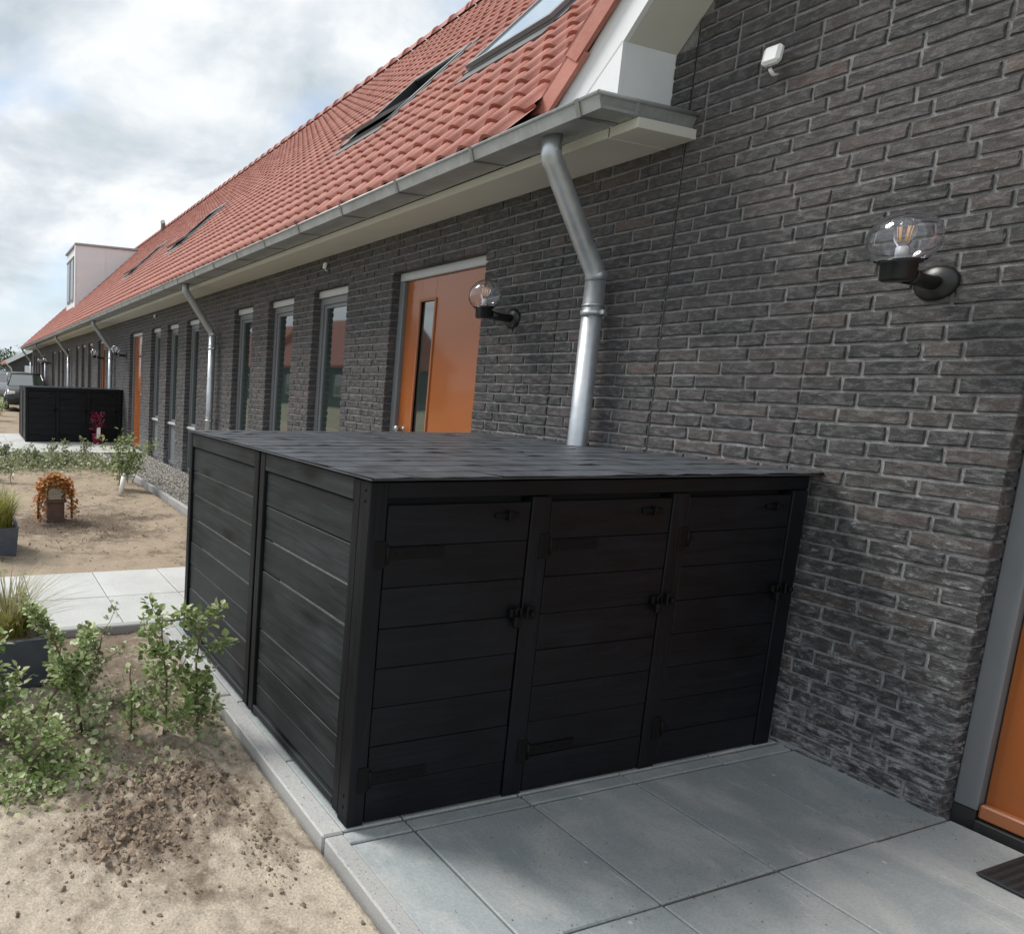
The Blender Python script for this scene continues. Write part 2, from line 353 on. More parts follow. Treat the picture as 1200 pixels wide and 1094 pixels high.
def paver_mat(name, c0, c1, stain, pale=0.5):
    m, t, b = new_mat(name); p = pos(t); rv = randv(t)
    c = ramp(t, rv, [(0, c0), (1, c1)]).outputs[0]
    n = noise(t, p, 3.2, 8, .62, .5)
    c = mixc(t, ramp(t, n.outputs['Fac'], [(.45, (0,) * 3), (.75, (pale,) * 3)]).outputs[0], c, stain)
    n2 = noise(t, mapping(t, p, (22, 3, 1)), 1, 7, .7, .8)
    c = mixc(t, ramp(t, n2.outputs['Fac'], [(.60, (0,) * 3), (.74, (pale * .8,) * 3)]).outputs[0], c, stain)
    n3 = noise(t, p, 140, 5, .7); c = mixc(t, 1, c, ramp(t, n3.outputs['Fac'], [(.3, (.82,) * 3), (.7, (1.15,) * 3)]).outputs[0], 'MULTIPLY')
    n4 = noise(t, p, 1.1, 5, .6); c = mixc(t, 1, c, ramp(t, n4.outputs['Fac'], [(.35, (.82,) * 3), (.7, (1.1,) * 3)]).outputs[0], 'MULTIPLY')
    mm = N(t, 'ShaderNodeMapping'); L(t, p, mm.inputs['Vector']); mm.inputs['Rotation'].default_value = (0, 0, .45); mm.inputs['Scale'].default_value = (70, 5, 1)
    n5 = noise(t, mm.outputs[0], 1, 3, .5); n6 = noise(t, p, 2.6, 3, .5)
    sc_ = math_(t, 'MULTIPLY', ramp(t, n5.outputs['Fac'], [(.66, (0,) * 3), (.71, (1,) * 3)]).outputs[0], ramp(t, n6.outputs['Fac'], [(.5, (0,) * 3), (.62, (.55,) * 3)]).outputs[0])
    c = mixc(t, sc_, c, (.66, .66, .64))
    vo = N(t, 'ShaderNodeTexVoronoi', Scale=7.0); L(t, p, vo.inputs['Vector'])
    c = mixc(t, ramp(t, vo.outputs['Distance'], [(.025, (.8,) * 3), (.06, (0,) * 3)]).outputs[0], c, (.62, .62, .6))
    L(t, c, b.inputs['Base Color']); L(t, ramp(t, n.outputs['Fac'], [(.3, (.55,) * 3), (.7, (.8,) * 3)]).outputs[0], b.inputs['Roughness'])
    bump(t, b, n3.outputs['Fac'], .25, .002); return m
M_PAVE = paver_mat('terrace_concrete', (.27, .305, .318), (.325, .36, .368), (.56, .56, .54), .7)
M_PATH = paver_mat('path_concrete', (.50, .51, .50), (.56, .57, .555), (.54, .54, .52), .5)
M_KERB = paver_mat('kerb_concrete', (.34, .345, .34), (.40, .405, .40), (.46, .45, .43), .5)
M_JOINT = simple('joint_sand', (.12, .108, .092), .95, var=.4, scale=60, bumps=.6)

def soil_mat(name, sand, dark, damp_shade=0.0):
    m, t, b = new_mat(name); p = pos(t)
    big = noise(t, p, 1.7, 6, .62, .3); mid = noise(t, p, 11, 8, .7, .4); fine = noise(t, p, 130, 7, .8)
    k = math_(t, 'ADD', math_(t, 'MULTIPLY', big.outputs['Fac'], .6), math_(t, 'MULTIPLY', mid.outputs['Fac'], .55))
    # the turned-over mound is darker, damp soil
    d = N(t, 'ShaderNodeVectorMath', _operation='DISTANCE'); L(t, p, d.inputs[0]); d.inputs[1].default_value = (-2.62, .42, 0) if damp_shade else (-2.3, 5.0, 0)
    md = N(t, 'ShaderNodeMapRange'); L(t, d.outputs['Value'], md.inputs['Value']); md.inputs['From Min'].default_value = .15; md.inputs['From Max'].default_value = .75 if damp_shade else 1.1
    md.inputs['To Min'].default_value = .05 if damp_shade else .22; md.inputs['To Max'].default_value = -.03
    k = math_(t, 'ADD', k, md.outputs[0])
    if damp_shade:
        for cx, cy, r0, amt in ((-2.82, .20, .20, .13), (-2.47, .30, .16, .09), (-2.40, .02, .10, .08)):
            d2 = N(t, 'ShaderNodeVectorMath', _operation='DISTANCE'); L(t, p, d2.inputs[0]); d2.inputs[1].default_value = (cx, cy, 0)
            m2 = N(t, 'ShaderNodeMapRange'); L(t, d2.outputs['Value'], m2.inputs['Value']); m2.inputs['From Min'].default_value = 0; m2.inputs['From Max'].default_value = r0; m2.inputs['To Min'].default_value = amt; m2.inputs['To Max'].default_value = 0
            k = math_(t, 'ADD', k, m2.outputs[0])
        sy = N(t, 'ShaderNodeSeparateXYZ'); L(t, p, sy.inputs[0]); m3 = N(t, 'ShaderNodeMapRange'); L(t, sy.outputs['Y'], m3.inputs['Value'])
        m3.inputs['From Min'].default_value = .62; m3.inputs['From Max'].default_value = .95; m3.inputs['To Max'].default_value = .14; k = math_(t, 'ADD', k, m3.outputs[0])  # bed darkens under the shrubs: damp soil plus their shade put into the colour
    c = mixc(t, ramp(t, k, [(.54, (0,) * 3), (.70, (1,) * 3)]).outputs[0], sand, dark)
    c = mixc(t, 1, c, ramp(t, fine.outputs['Fac'], [(.30, (.50,) * 3), (.70, (1.42,) * 3)]).outputs[0], 'MULTIPLY')
    vo = N(t, 'ShaderNodeTexVoronoi', Scale=38.0); L(t, p, vo.inputs['Vector'])
    rv = N(t, 'ShaderNodeSeparateColor'); L(t, vo.outputs['Color'], rv.inputs[0])
    peb = math_(t, 'MULTIPLY', ramp(t, vo.outputs['Distance'], [(.16, (1,) * 3), (.3, (0,) * 3)]).outputs[0], ramp(t, rv.outputs[0], [(.72, (0,) * 3), (.78, (1,) * 3)]).outputs[0])
    c = mixc(t, peb, c, ramp(t, rv.outputs[1], [(.3, (.10, .075, .055)), (.7, (.50, .44, .36))]).outputs[0])
    L(t, c, b.inputs['Base Color']); b.inputs['Roughness'].default_value = .95; b.inputs['Specular IOR Level'].default_value = .2
    h = math_(t, 'ADD', mid.outputs['Fac'], math_(t, 'MULTIPLY', fine.outputs['Fac'], .6))
    bump(t, b, h, .8, .012); return m
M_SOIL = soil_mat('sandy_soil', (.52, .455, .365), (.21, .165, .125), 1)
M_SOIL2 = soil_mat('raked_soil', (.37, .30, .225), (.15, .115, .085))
M_GROUND = soil_mat('far_ground', (.26, .25, .17), (.12, .14, .07))
M_CLOD = simple('soil_clod', (.24, .185, .138), .95, var=.45, scale=22, bumps=1.0, bscale=110, spec=.2)
def gravel_mat():
    m, t, b = new_mat('pebble'); rv = randv(t)
    c = ramp(t, rv, [(0, (.16, .15, .14)), (.3, (.34, .32, .29)), (.6, (.48, .45, .40)), (.85, (.60, .57, .52)), (1, (.25, .22, .19))]).outputs[0]
    L(t, c, b.inputs['Base Color']); b.inputs['Roughness'].default_value = .8; return m
M_PEBBLE = gravel_mat()
def leaf_mat(name, a, b_, c_):
    m, t, b = new_mat(name); rv = randv(t)
    c = ramp(t, rv, [(0, a), (.5, b_), (1, c_)]).outputs[0]
    L(t, c, b.inputs['Base Color']); b.inputs['Roughness'].default_value = .42
    tr = N(t, 'ShaderNodeBsdfTranslucent'); L(t, c, tr.inputs['Color']); ms = N(t, 'ShaderNodeMixShader'); ms.inputs[0].default_value = .28
    o = [n for n in t.nodes if n.type == 'OUTPUT_MATERIAL'][0]
    L(t, b.outputs[0], ms.inputs[1]); L(t, tr.outputs[0], ms.inputs[2]); L(t, ms.outputs[0], o.inputs[0]); return m
M_LEAF = leaf_mat('hedge_leaf', (.12, .18, .055), (.23, .31, .10), (.46, .50, .28))
M_LEAFG = leaf_mat('grey_green_leaf', (.15, .19, .09), (.27, .31, .16), (.42, .45, .28))
M_GRASSY = leaf_mat('yellow_grass', (.22, .27, .05), (.36, .38, .08), (.42, .36, .12))
M_GRASST = leaf_mat('dry_grass', (.19, .19, .09), (.33, .31, .17), (.44, .38, .22))
M_DRYLEAF = leaf_mat('orange_dry_leaf', (.42, .13, .03), (.60, .26, .07), (.50, .32, .12))
M_FLOWER = leaf_mat('crimson_flower', (.10, .008, .02), (.22, .015, .05), (.40, .08, .14))
M_TREE = leaf_mat('tree_leaf', (.03, .055, .025), (.05, .085, .035), (.08, .12, .05))
M_STEM = simple('stem_brown', (.13, .095, .06), .8, var=.3, scale=60)
M_SLATE = simple('slate_planter', (.075, .085, .105), .7, var=.25, scale=14, bumps=.5)
M_LANT = simple('lantern_wood', (.14, .085, .065), .75, var=.3, scale=20)

# ------------------------------------------------------------------ ground
g = MB(); g.add([(-600, -300, -.16), (600, -300, -.16), (600, 1400, -.16), (-600, 1400, -.16)], [(0, 1, 2, 3)])
g.build('ground', M_GROUND, kind='structure', fix=False)
def heightfield(name, x0, x1, y0, y1, step, fn, mat):
    xs = np.arange(x0, x1 + step * .5, step); ys = np.arange(y0, y1 + step * .5, step); xs[-1] = x1; ys[-1] = y1
    nx, ny = len(xs), len(ys); V = np.empty((ny, nx, 3))
    for j, y in enumerate(ys):
        for i, x in enumerate(xs): V[j, i] = (x, y, fn(x, y))
    V[0, :, 2] = V[-1, :, 2] = -.18; V[:, 0, 2] = V[:, -1, 2] = -.18
    a = (np.arange(ny - 1)[:, None] * nx + np.arange(nx - 1)[None]).ravel()
    F = np.stack([a, a + 1, a + nx + 1, a + nx], 1)
    return link(name, np_mesh(name, V.reshape(-1, 3), F, mat, True), kind='structure')
def fbm(x, y, s, o=4, seed=0.0): return mnoise.fractal(Vector((x * s + seed, y * s - seed, seed)), 1.0, 2.0, o)
def gauss(x, y, cx, cy, sx, sy): return math.exp(-((x - cx) / sx) ** 2 - ((y - cy) / sy) ** 2)
def h_near(x, y):
    m = gauss(x, y, -2.66, .46, .22, .2) + .8 * gauss(x, y, -2.84, .2, .16, .15) + .6 * gauss(x, y, -2.47, .32, .16, .2) + .5 * gauss(x, y, -2.5, .85, .3, .2)
    r = abs(fbm(x, y, 11, 4, 3.1))
    z = -.045 + .010 * fbm(x, y, 2.5, 3) + .008 * fbm(x, y, 14, 4, 9) + .005 * fbm(x, y, 38, 3, 1) + m * (.018 + .040 * (.5 - r) + .030 * fbm(x, y, 24, 4, 5) + .014 * fbm(x, y, 55, 3, 2))
    e = min(1, max(0, (-2.235 - x) / .10)); return z * e + (-.035 + .006 * fbm(x, y, 20, 3, 2)) * (1 - e)
def h_mid(x, y):
    return -.045 + .022 * fbm(x, y, 1.8, 4, 4.4) + .014 * fbm(x, y, 7, 4, 1.2) + .03 * gauss(x, y, -2.3, 4.9, .5, .5) * abs(fbm(x, y, 9, 3, 7))
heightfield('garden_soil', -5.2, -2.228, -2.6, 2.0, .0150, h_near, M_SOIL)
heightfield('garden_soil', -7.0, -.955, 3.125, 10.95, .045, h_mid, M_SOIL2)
heightfield('garden_soil', -9.0, -.955, 15.3, 34.0, .25, lambda x, y: -.05 + .05 * fbm(x, y, .8, 4, 2), M_SOIL2)

# soil clods and crumbs
def blob(n_lat=4, n_lon=6, jag=.35):
    V = []; F = []
    V.append((0, 0, 1))
    for i in range(1, n_lat):
        for k in range(n_lon):
            t = math.pi * i / n_lat; a = 2 * math.pi * k / n_lon; V.append((math.sin(t) * math.cos(a), math.sin(t) * math.sin(a), math.cos(t)))
    V.append((0, 0, -1)); V = np.array(V) * (1 + jag * rng.uniform(-1, 1, (len(V), 1)))
    for k in range(n_lon):
        F.append((0, 1 + k, 1 + (k + 1) % n_lon))
        b = 1 + (n_lat - 2) * n_lon; F.append((b + k, len(V) - 1, b + (k + 1) % n_lon))
        for i in range(n_lat - 2):
            a = 1 + i * n_lon; p, q = a + k, a + (k + 1) % n_lon
            F.append((p, p + n_lon, q)); F.append((q, p + n_lon, q + n_lon))
    return V, np.array(F)
BLOBS = [blob(4, 6, .42) for _ in range(8)]
def rotm(): return np.array(Matrix.Rotation(random.uniform(0, 6.28), 3, 'Z') @ Matrix.Rotation(random.uniform(0, 6.28), 3, 'X'))
items = []
for _ in range(3800):
    q = random.random()
    if q < .34: x = random.gauss(-2.66, .13); y = random.gauss(.46, .12)
    elif q < .64: x = random.gauss(-2.84, .11); y = random.gauss(.20, .10)
    elif q < .78: x = random.gauss(-2.47, .10); y = random.gauss(.32, .14)
    elif q < .84: x = random.gauss(-2.40, .05); y = random.gauss(.0, .08)
    else: x = random.uniform(-3.6, -2.25); y = random.uniform(-1.2, 1.2)
    if x > -2.25 or x < -5: continue
    near = max(gauss(x, y, -2.66, .46, .2, .2), gauss(x, y, -2.84, .2, .16, .14))
    s = (.0015 + .0085 * random.random() ** 5) * (1 + 1.1 * near * random.random())
    if near > .4 and random.random() < .014: s = random.uniform(.012, .026)
    items.append((random.randrange(8), rotm() @ np.diag([s, s * random.uniform(.6, 1), s * random.uniform(.5, .9)]), (x, y, h_near(x, y) + s * .05)))
link('soil_clods', join_copies('soil_clods', BLOBS, items, M_CLOD), kind='stuff', label='dark crumbs and clods of turned soil on the sandy bed', category='soil clods')
items = []
for _ in range(900):
    if random.random() < .5: x = random.gauss(-2.3, .35); y = random.gauss(4.9, .4)
    else: x = random.uniform(-4, -1); y = random.uniform(3.2, 8)
    if x > -1.0 or y < 3.2: continue
    s = random.uniform(.003, .010) * (1.6 if random.random() < .08 else 1); items.append((random.randrange(8), rotm() @ np.diag([s, s, s * .5]), (x, y, h_mid(x, y) + s * .2)))
link('soil_clods', join_copies('soil_clods', BLOBS, items, M_CLOD), kind='stuff', label='small dark clods scattered over the raked bed beyond the path', category='soil clods')

items = []
for _ in range(450):
    x = -2.225 + abs(random.gauss(0, .035)); y = random.uniform(-1.2, 1.9)
    if x > -2.0: continue
    s_ = random.uniform(.0006, .0018); items.append((random.randrange(8), rotm() @ np.diag([s_, s_, s_ * .6]), (x, y, (.0065 if x < -2.14 else -.001) + s_ * .3)))
link('spilled_soil', join_copies('spilled_soil', BLOBS, items, M_CLOD), kind='stuff', label='fine soil grains spilled over the near concrete edging', category='soil grains')
items = []
for _ in range(420):
    x = random.uniform(-2.1, 0); y = -abs(random.gauss(0, .5)) - .02
    if random.random() < .4: y = -.541 + random.gauss(0, .01)
    s_ = random.uniform(.0006, .0022); items.append((random.randrange(8), rotm() @ np.diag([s_, s_, s_ * .6]), (x, y, s_ * .3)))
link('blown_grit', join_copies('blown_grit', BLOBS, items, M_CLOD), kind='stuff', label='tiny grit blown over the front paving slabs', category='grit')
# kerbs (concrete edging laid in 1 m lengths)
def kerb(pts, w, z0, z1, axis='Y'):
    k = empty('kerb', (0, 0, 0)); k['kind'] = 'structure'
    for a0, a1, c in pts:
        m = MB(); j = random.uniform(-.003, .003)
        if axis == 'Y': m.box(c + j, a0 + .004, z0, c + w + j, a1 - .004, z1 + random.uniform(-.002, .002), .006)
        else: m.box(a0 + .004, c + j, z0, a1 - .004, c + w + j, z1 + random.uniform(-.002, .002), .006)
        m.build('edging_block', M_KERB, k)
    return k
kerb([(-3.0, -2.0, -2.230), (-2.0, -1.0, -2.230), (-1.0, -.02, -2.230)], .070, -.2, .006)
kerb([(-.02, .98, -2.230), (.98, 1.97, -2.230)], .080, -.2, .006)
kerb([(-6 + i, -5 + i, 1.972) for i in range(3)] + [(-3.0 + .0, -2.18, 1.972)], .045, -.2, .002, 'X')
kerb([(3.13 + i, 4.13 + i, -.95) for i in range(8)], .05, -.2, .012)
kerb([(-6 + i, -5 + i, 11.0) for i in range(5)], .05, -.2, .012, 'X')

# paving: individual slabs on a dark joint bed
def slab_mesh(sx, sy, mat, name='slab'):
    m = MB(); m.box(0, 0, -.05, sx, sy, 0, .004)
    me = m.mesh(name, mat); return me
def paving(name, xs, ys, mat, z=0.0, bed=True):
    r = empty(name, (0, 0, 0)); r['kind'] = 'structure'
    cache = {}
    for i in range(len(xs) - 1):
        for j in range(len(ys) - 1):
            sx = round(xs[i + 1] - xs[i] - .006, 4); sy = round(ys[j + 1] - ys[j] - .006, 4)
            if (sx, sy) not in cache: cache[sx, sy] = slab_mesh(sx, sy, mat)
            link('slab', cache[sx, sy], r, (xs[i] + .003, ys[j] + .003, z + random.uniform(-.0015, .0015)), (random.uniform(-.002, .002), random.uniform(-.002, .002), random.uniform(-.0015, .0015)))
    b = MB(); b.box(xs[0], ys[0], -.12, xs[-1], ys[-1], z - .009); b.build('joint_bed', M_JOINT, r)
    return r
TX = [-2.156, -1.91, -1.41, -.91, -.41, 0.02]
paving('terrace', TX, [-2.54, -2.04, -1.54, -1.04, -.541, -.064, -.008], M_PAVE, -.002)
paving('terrace', [-2.147] + TX[1:], [-.006, .42, .92, 1.42, 1.985], M_PAVE, -.002)
paving('path', [-5.43, -4.93, -4.43, -3.93, -3.43, -2.93, -2.43, -1.93, -1.43, -.93, -.43, .02], [2.02, 2.52, 3.11], M_PATH, -.004)
paving('path', [-6 + .5 * i for i in range(12)] + [.02], [11.06, 11.56, 12.06, 12.56, 13.06, 13.56, 14.06, 14.56, 15.06], M_PATH, -.004)
# apron stones in front of near door
# gravel strip along the facade
b = MB(); b.box(-.898, 3.115, -.14, .02, 10.99, -.035); b.build('gravel_bed', M_JOINT, kind='structure')
PEB = [blob(3, 5, .2) for _ in range(6)]; items = []
for _ in range(15000):
    x = random.uniform(-.885, -.005); y = 3.13 + 7.8 * random.random() ** 1.15
    s = random.uniform(.006, .013) * (1 + .05 * (y - 3)); items.append((random.randrange(6), rotm() @ np.diag([s, s * .8, s * .6]), (x, y, -.028 + random.uniform(-.004, .010))))
link('gravel', join_copies('gravel', PEB, items, M_PEBBLE), kind='stuff', label='pale gravel strip between the kerb and the brick facade', category='gravel')

# ------------------------------------------------------------------ bricks
CH = .0625; Z0B = .016 - 2 * CH
BH = .0515
def brick_arrays(length, nseg, seed):
    r = np.random.default_rng(seed); D = .10
    ys = np.linspace(0, length, nseg + 1); front = []; b = .004
    rows = [b, BH * .5, BH - b]
    V = []
    # front grid (inset), then outer rim a little back, then back rim
    for zi, z in enumerate(rows):
        for yi, y in enumerate(ys):
            yy = min(max(y, b), length - b)
            V.append((r.uniform(-.0034, .0018), yy + r.uniform(-.0016, .0016), z + r.uniform(-.002, .002)))
    def rim():
        pts = []
        for y in ys: pts.append((y, 0.0))
        for z in rows[1:2]: pts.append((length, z))
        for y in ys[::-1]: pts.append((y, BH))
        for z in rows[1:2]: pts.append((0.0, z))
        return pts
    P = rim(); n0 = len(V)
    for (y, z) in P: V.append((.004 + r.uniform(-.001, .002), y + r.uniform(-.002, .002), z + r.uniform(-.0028, .0016)))
    n1 = len(V)
    for (y, z) in P: V.append((D, y, z))
    nc = nseg + 1; F = []
    for zi in range(2):
        for yi in range(nseg):
            a = zi * nc + yi; F.append((a, a + nc, a + nc + 1, a + 1))
    inner = [yi for yi in range(nc)] + [nc + nseg] + [2 * nc + nseg - yi for yi in range(nc)] + [nc]
    n = len(P)
    for k in range(n):
        k2 = (k + 1) % n
        F.append((n0 + k, inner[k], inner[k2], n0 + k2)); F.append((n1 + k, n0 + k, n0 + k2, n1 + k2))
    return np.array(V), np.array(F)
BV = [brick_arrays(.21, 4, 100 + i) for i in range(8)] + [brick_arrays(.10, 2, 200 + i) for i in range(5)]
BML = {}
def brick_mesh(vi, dark):
    if (vi, dark) not in BML: BML[vi, dark] = np_mesh('brick', BV[vi][0], BV[vi][1], M_BRICKD if dark else M_BRICK)
    return BML[vi, dark]
def fill(a, b, prev, rr):
    """random half / whole brick run filling [a,b]; returns list of (start, length)"""
    J = .0115
    for attempt in range(8):
        out = []; y = a
        first = rr.choice([.21, .10, .21, .155, .10])
        while y < b - .03:
            l = first if not out else rr.choice([.21, .21, .21, .21, .10])
            if b - y - l < .06 + J:
                rest = b - y
                if rest > .235:
                    l = round(rest * .5 - J / 2, 4); out.append((y, l)); out.append((y + l + J, rest - l - J))
                else: out.append((y, rest))
                y = b; break
            out.append((y, l)); y += l + J
        js = [s for s, _ in out[1:]]
        if not any(abs(j - p) < .022 for j in js for p in prev) or attempt == 7: return out, js
    return out, js
def brick_items(y0, y1, ztop, openings, breaks, dark, seed, zfn=None):
    rr = random.Random(seed); items = []; prev = []
    k = 0
    while True:
        z = Z0B + k * CH
        if z + BH > ztop + .001: break
        ivs = [(y0, y1)]
        for (oa, ob, oz) in openings:
            if z < oz - .01:
                nv = []
                for a, b in ivs:
                    if oa > a + .01: nv.append((a, min(b, oa)))
                    if ob < b - .01: nv.append((max(a, ob), b))
                    if oa <= a + .01 and ob >= b - .01: pass
                ivs = [(a, b) for a, b in nv if b - a > .02]
        if zfn is not None: ivs = [(a, min(b, zfn(z + BH))) for a, b in ivs if min(b, zfn(z + BH)) - a > .03]
        iv2 = []
        for a, b in ivs:
            cuts = [a] + [c for c, zt in breaks if a + .03 < c < b - .03 and z < zt] + [b]
            for q in range(len(cuts) - 1):
                iv2.append((cuts[q] + (.0035 if q else 0), cuts[q + 1] - (.0035 if q < len(cuts) - 2 else 0)))
        js_all = []
        for a, b in iv2:
            run, js = fill(a, b, prev, rr); js_all += js
            for s, l in run: items.append((s, l, z, dark(s + l / 2, z)))
        prev = js_all; k += 1
    return items
def blocked(p):
    """is the sight line to p cut by the near shed?"""
    o = CAM_LOC; d = Vector(p) - o; t0, t1 = 0.0, .999
    for ax, lo, hi in ((0, -2.13, -.05), (1, 0.0, 1.9), (2, 0, 1.18)):
        if abs(d[ax]) < 1e-9: continue
        a, b = (lo - o[ax]) / d[ax], (hi - o[ax]) / d[ax]
        if a > b: a, b = b, a
        t0 = max(t0, a); t1 = min(t1, b)
    return t0 < t1
def lay_bricks(items, parent, n_parts):
    rr = random.Random(5); seen = []; rest = []
    for it in items:
        s, l, z, dk = it; p = (0, s + l / 2, z + BH / 2)
        if n_parts and inframe(p, 10) and not blocked(p): seen.append((project(p)[2] / max(l, .05), it))
        else: rest.append(it)
    seen.sort(key=lambda q: q[0]); parts = [q[1] for q in seen[:n_parts]]; rest += [q[1] for q in seen[n_parts:]]
    def pick(l):
        if l > .15: return rr.randrange(8), l / .21
        return 8 + rr.randrange(5), l / .10
    for s, l, z, dk in parts:
        vi, sc = pick(l); o = link('brick', brick_mesh(vi, dk), parent, (rr.uniform(-.0015, .002), s, z), (rr.uniform(-.012, .012), 0, rr.uniform(-.008, .008))); o.scale = (1, sc, 1)
    for dk in (False, True):
        arr = []
        for s, l, z, d in rest:
            if d != dk: continue
            vi, sc = pick(l); arr.append((vi, np.diag([1, sc, 1]), (rr.uniform(-.0015, .002), s, z)))
        if arr:
            me = bpy.data.meshes.new('tmp'); 
            # rows of 8- and 5-variant bricks share the quad width, so they can be joined together
            link('brickwork', join_copies('brickwork', BV, arr, M_BRICKD if dk else M_BRICK), parent, kind='stuff')
            bpy.data.meshes.remove(me)

# ------------------------------------------------------------------ roof geometry
TH = R(43.5); CT, ST = math.cos(TH), math.sin(TH)
EX, EZ = -.575, 2.822; RIDGE_X = 4.2; SL = (RIDGE_X - EX) / CT
def roof_pt(u, y, w=0.0): return (EX + u * CT - w * ST, y, EZ + u * ST + w * CT)
TW, TLn = .185, .25
def tile_arrays(seed):
    r = np.random.default_rng(seed); n = 8
    ys = np.linspace(0, TW * 1.04, n + 1)
    prof = [.006 if t < .02 else 0 for t in ys]
    def w(t):
        q = t / TW
        if q < .45: return .004 * math.cos(q / .45 * math.pi) - .002
        return .038 * math.sin((q - .45) / .55 * math.pi) ** .8 if q < 1.0 else -.001
    V = []
    lo = r.uniform(-.002, .003)
    for u, dz in ((-.045, .027 + lo), (-.045, .006), (TLn, .0)):
        for t in ys: V.append((u, t, w(t) + dz))
    V = np.array(V); nc = n + 1
    # row 0 = lower edge top, row 1 = lower edge bottom (lip), row 2 = upper end
    F = [(nc + k, nc + k + 1, k + 1, k) for k in range(n)] + [(k, k + 1, 2 * nc + k + 1, 2 * nc + k) for k in range(n)]
    return V, np.array(F)[:, ::-1].copy()
TV = [tile_arrays(i) for i in range(6)]
RM = np.array([[CT, 0, -ST], [0, 1, 0], [ST, 0, CT]])
TML = [np_mesh('roof_tile', v, f, M_TILE, False) for v, f in TV]
for me in TML:
    me.polygons.foreach_set('use_smooth', [False] * 8 + [True] * 8)
def roof_section(parent, y0, y1, n_parts, holes=(), valley=False, seed=1):
    rr = random.Random(seed)
    deck = MB(); ya, yb = y0, y1
    yl, yh = (1.40, -2.2) if valley else (ya, ya)
    deck.add([roof_pt(-.02, yl, -.03), roof_pt(-.02, yb, -.03), roof_pt(SL, yb, -.03), roof_pt(SL, yh, -.03)], [(0, 1, 2, 3)])
    # rear slope
    deck.add([(RIDGE_X, ya, EZ + SL * ST), (RIDGE_X, yb, EZ + SL * ST), (RIDGE_X + 4.7, yb, 2.85), (RIDGE_X + 4.7, ya, 2.85)], [(0, 1, 2, 3)])
    roof = deck.build('roof', M_UNDER, parent, fix=False)
    seen = []; rest = []
    nrows = int(SL / TLn) + 1
    OFF = .16; k0 = math.ceil(((-2.2 if valley else y0) - OFF + .001) / TW); k1 = math.ceil((y1 - OFF - .001) / TW)
    for r_ in range(nrows):
        u = r_ * TLn
        if u + TLn > SL + .1: continue
        for k in range(k0, k1):
            y = k * TW + OFF; x = EX + (u + TLn / 2) * CT; z = EZ + (u + TLn / 2) * ST
            if valley and y < 1.30 - (z - 2.98) / 1.19 - (.10 if u < .75 else .3): continue
            if any(ha < y + TW / 2 < hb and ua < u + TLn * .5 < ub for ha, hb, ua, ub in holes): continue
            p = roof_pt(u + .1, y + .1, .02)
            (seen if n_parts and inframe(p, 8) else rest).append((project(p)[2] if inframe(p, 8) else 99, u, y))
    seen.sort(); parts = seen[:n_parts]; rest += seen[n_parts:]
    for _, u, y in parts:
        link('roof_tile', TML[rr.randrange(6)], roof, roof_pt(u, y, rr.uniform(0, .003)), (0, -TH + rr.uniform(-.004, .004), rr.uniform(-.014, .014)))
    arr = [(rr.randrange(6), RM, roof_pt(u, y, rr.uniform(0, .003))) for _, u, y in rest]
    o = link('tile_field', join_copies('tile_field', TV, arr, M_TILE), roof, kind='stuff')
    o.data.polygons.foreach_set('use_smooth', np.tile(np.array([False] * 8 + [True] * 8), len(arr)))
    # ridge tiles
    y = y0; base = None
    while y < y1 - .05:
        if base is None:
            m = MB(); n = 8; vs = []
            for yy, rad in ((0, .125), (.36, .115), (.36, .135), (.40, .135)):
                for q in range(n + 1):
                    a = math.pi * (q / n) ; vs.append((math.cos(a) * rad * 1.15, yy, math.sin(a) * rad * 1.15))
            m.add(vs, [(i * (n + 1) + q, i * (n + 1) + q + 1, (i + 1) * (n + 1) + q + 1, (i + 1) * (n + 1) + q) for i in range(3) for q in range(n)], True)
            base = m.mesh('ridge_tile', M_TILE)
        link('ridge_tile', base, roof, (RIDGE_X, y, EZ + SL * ST - .03)); y += .40
    return roof

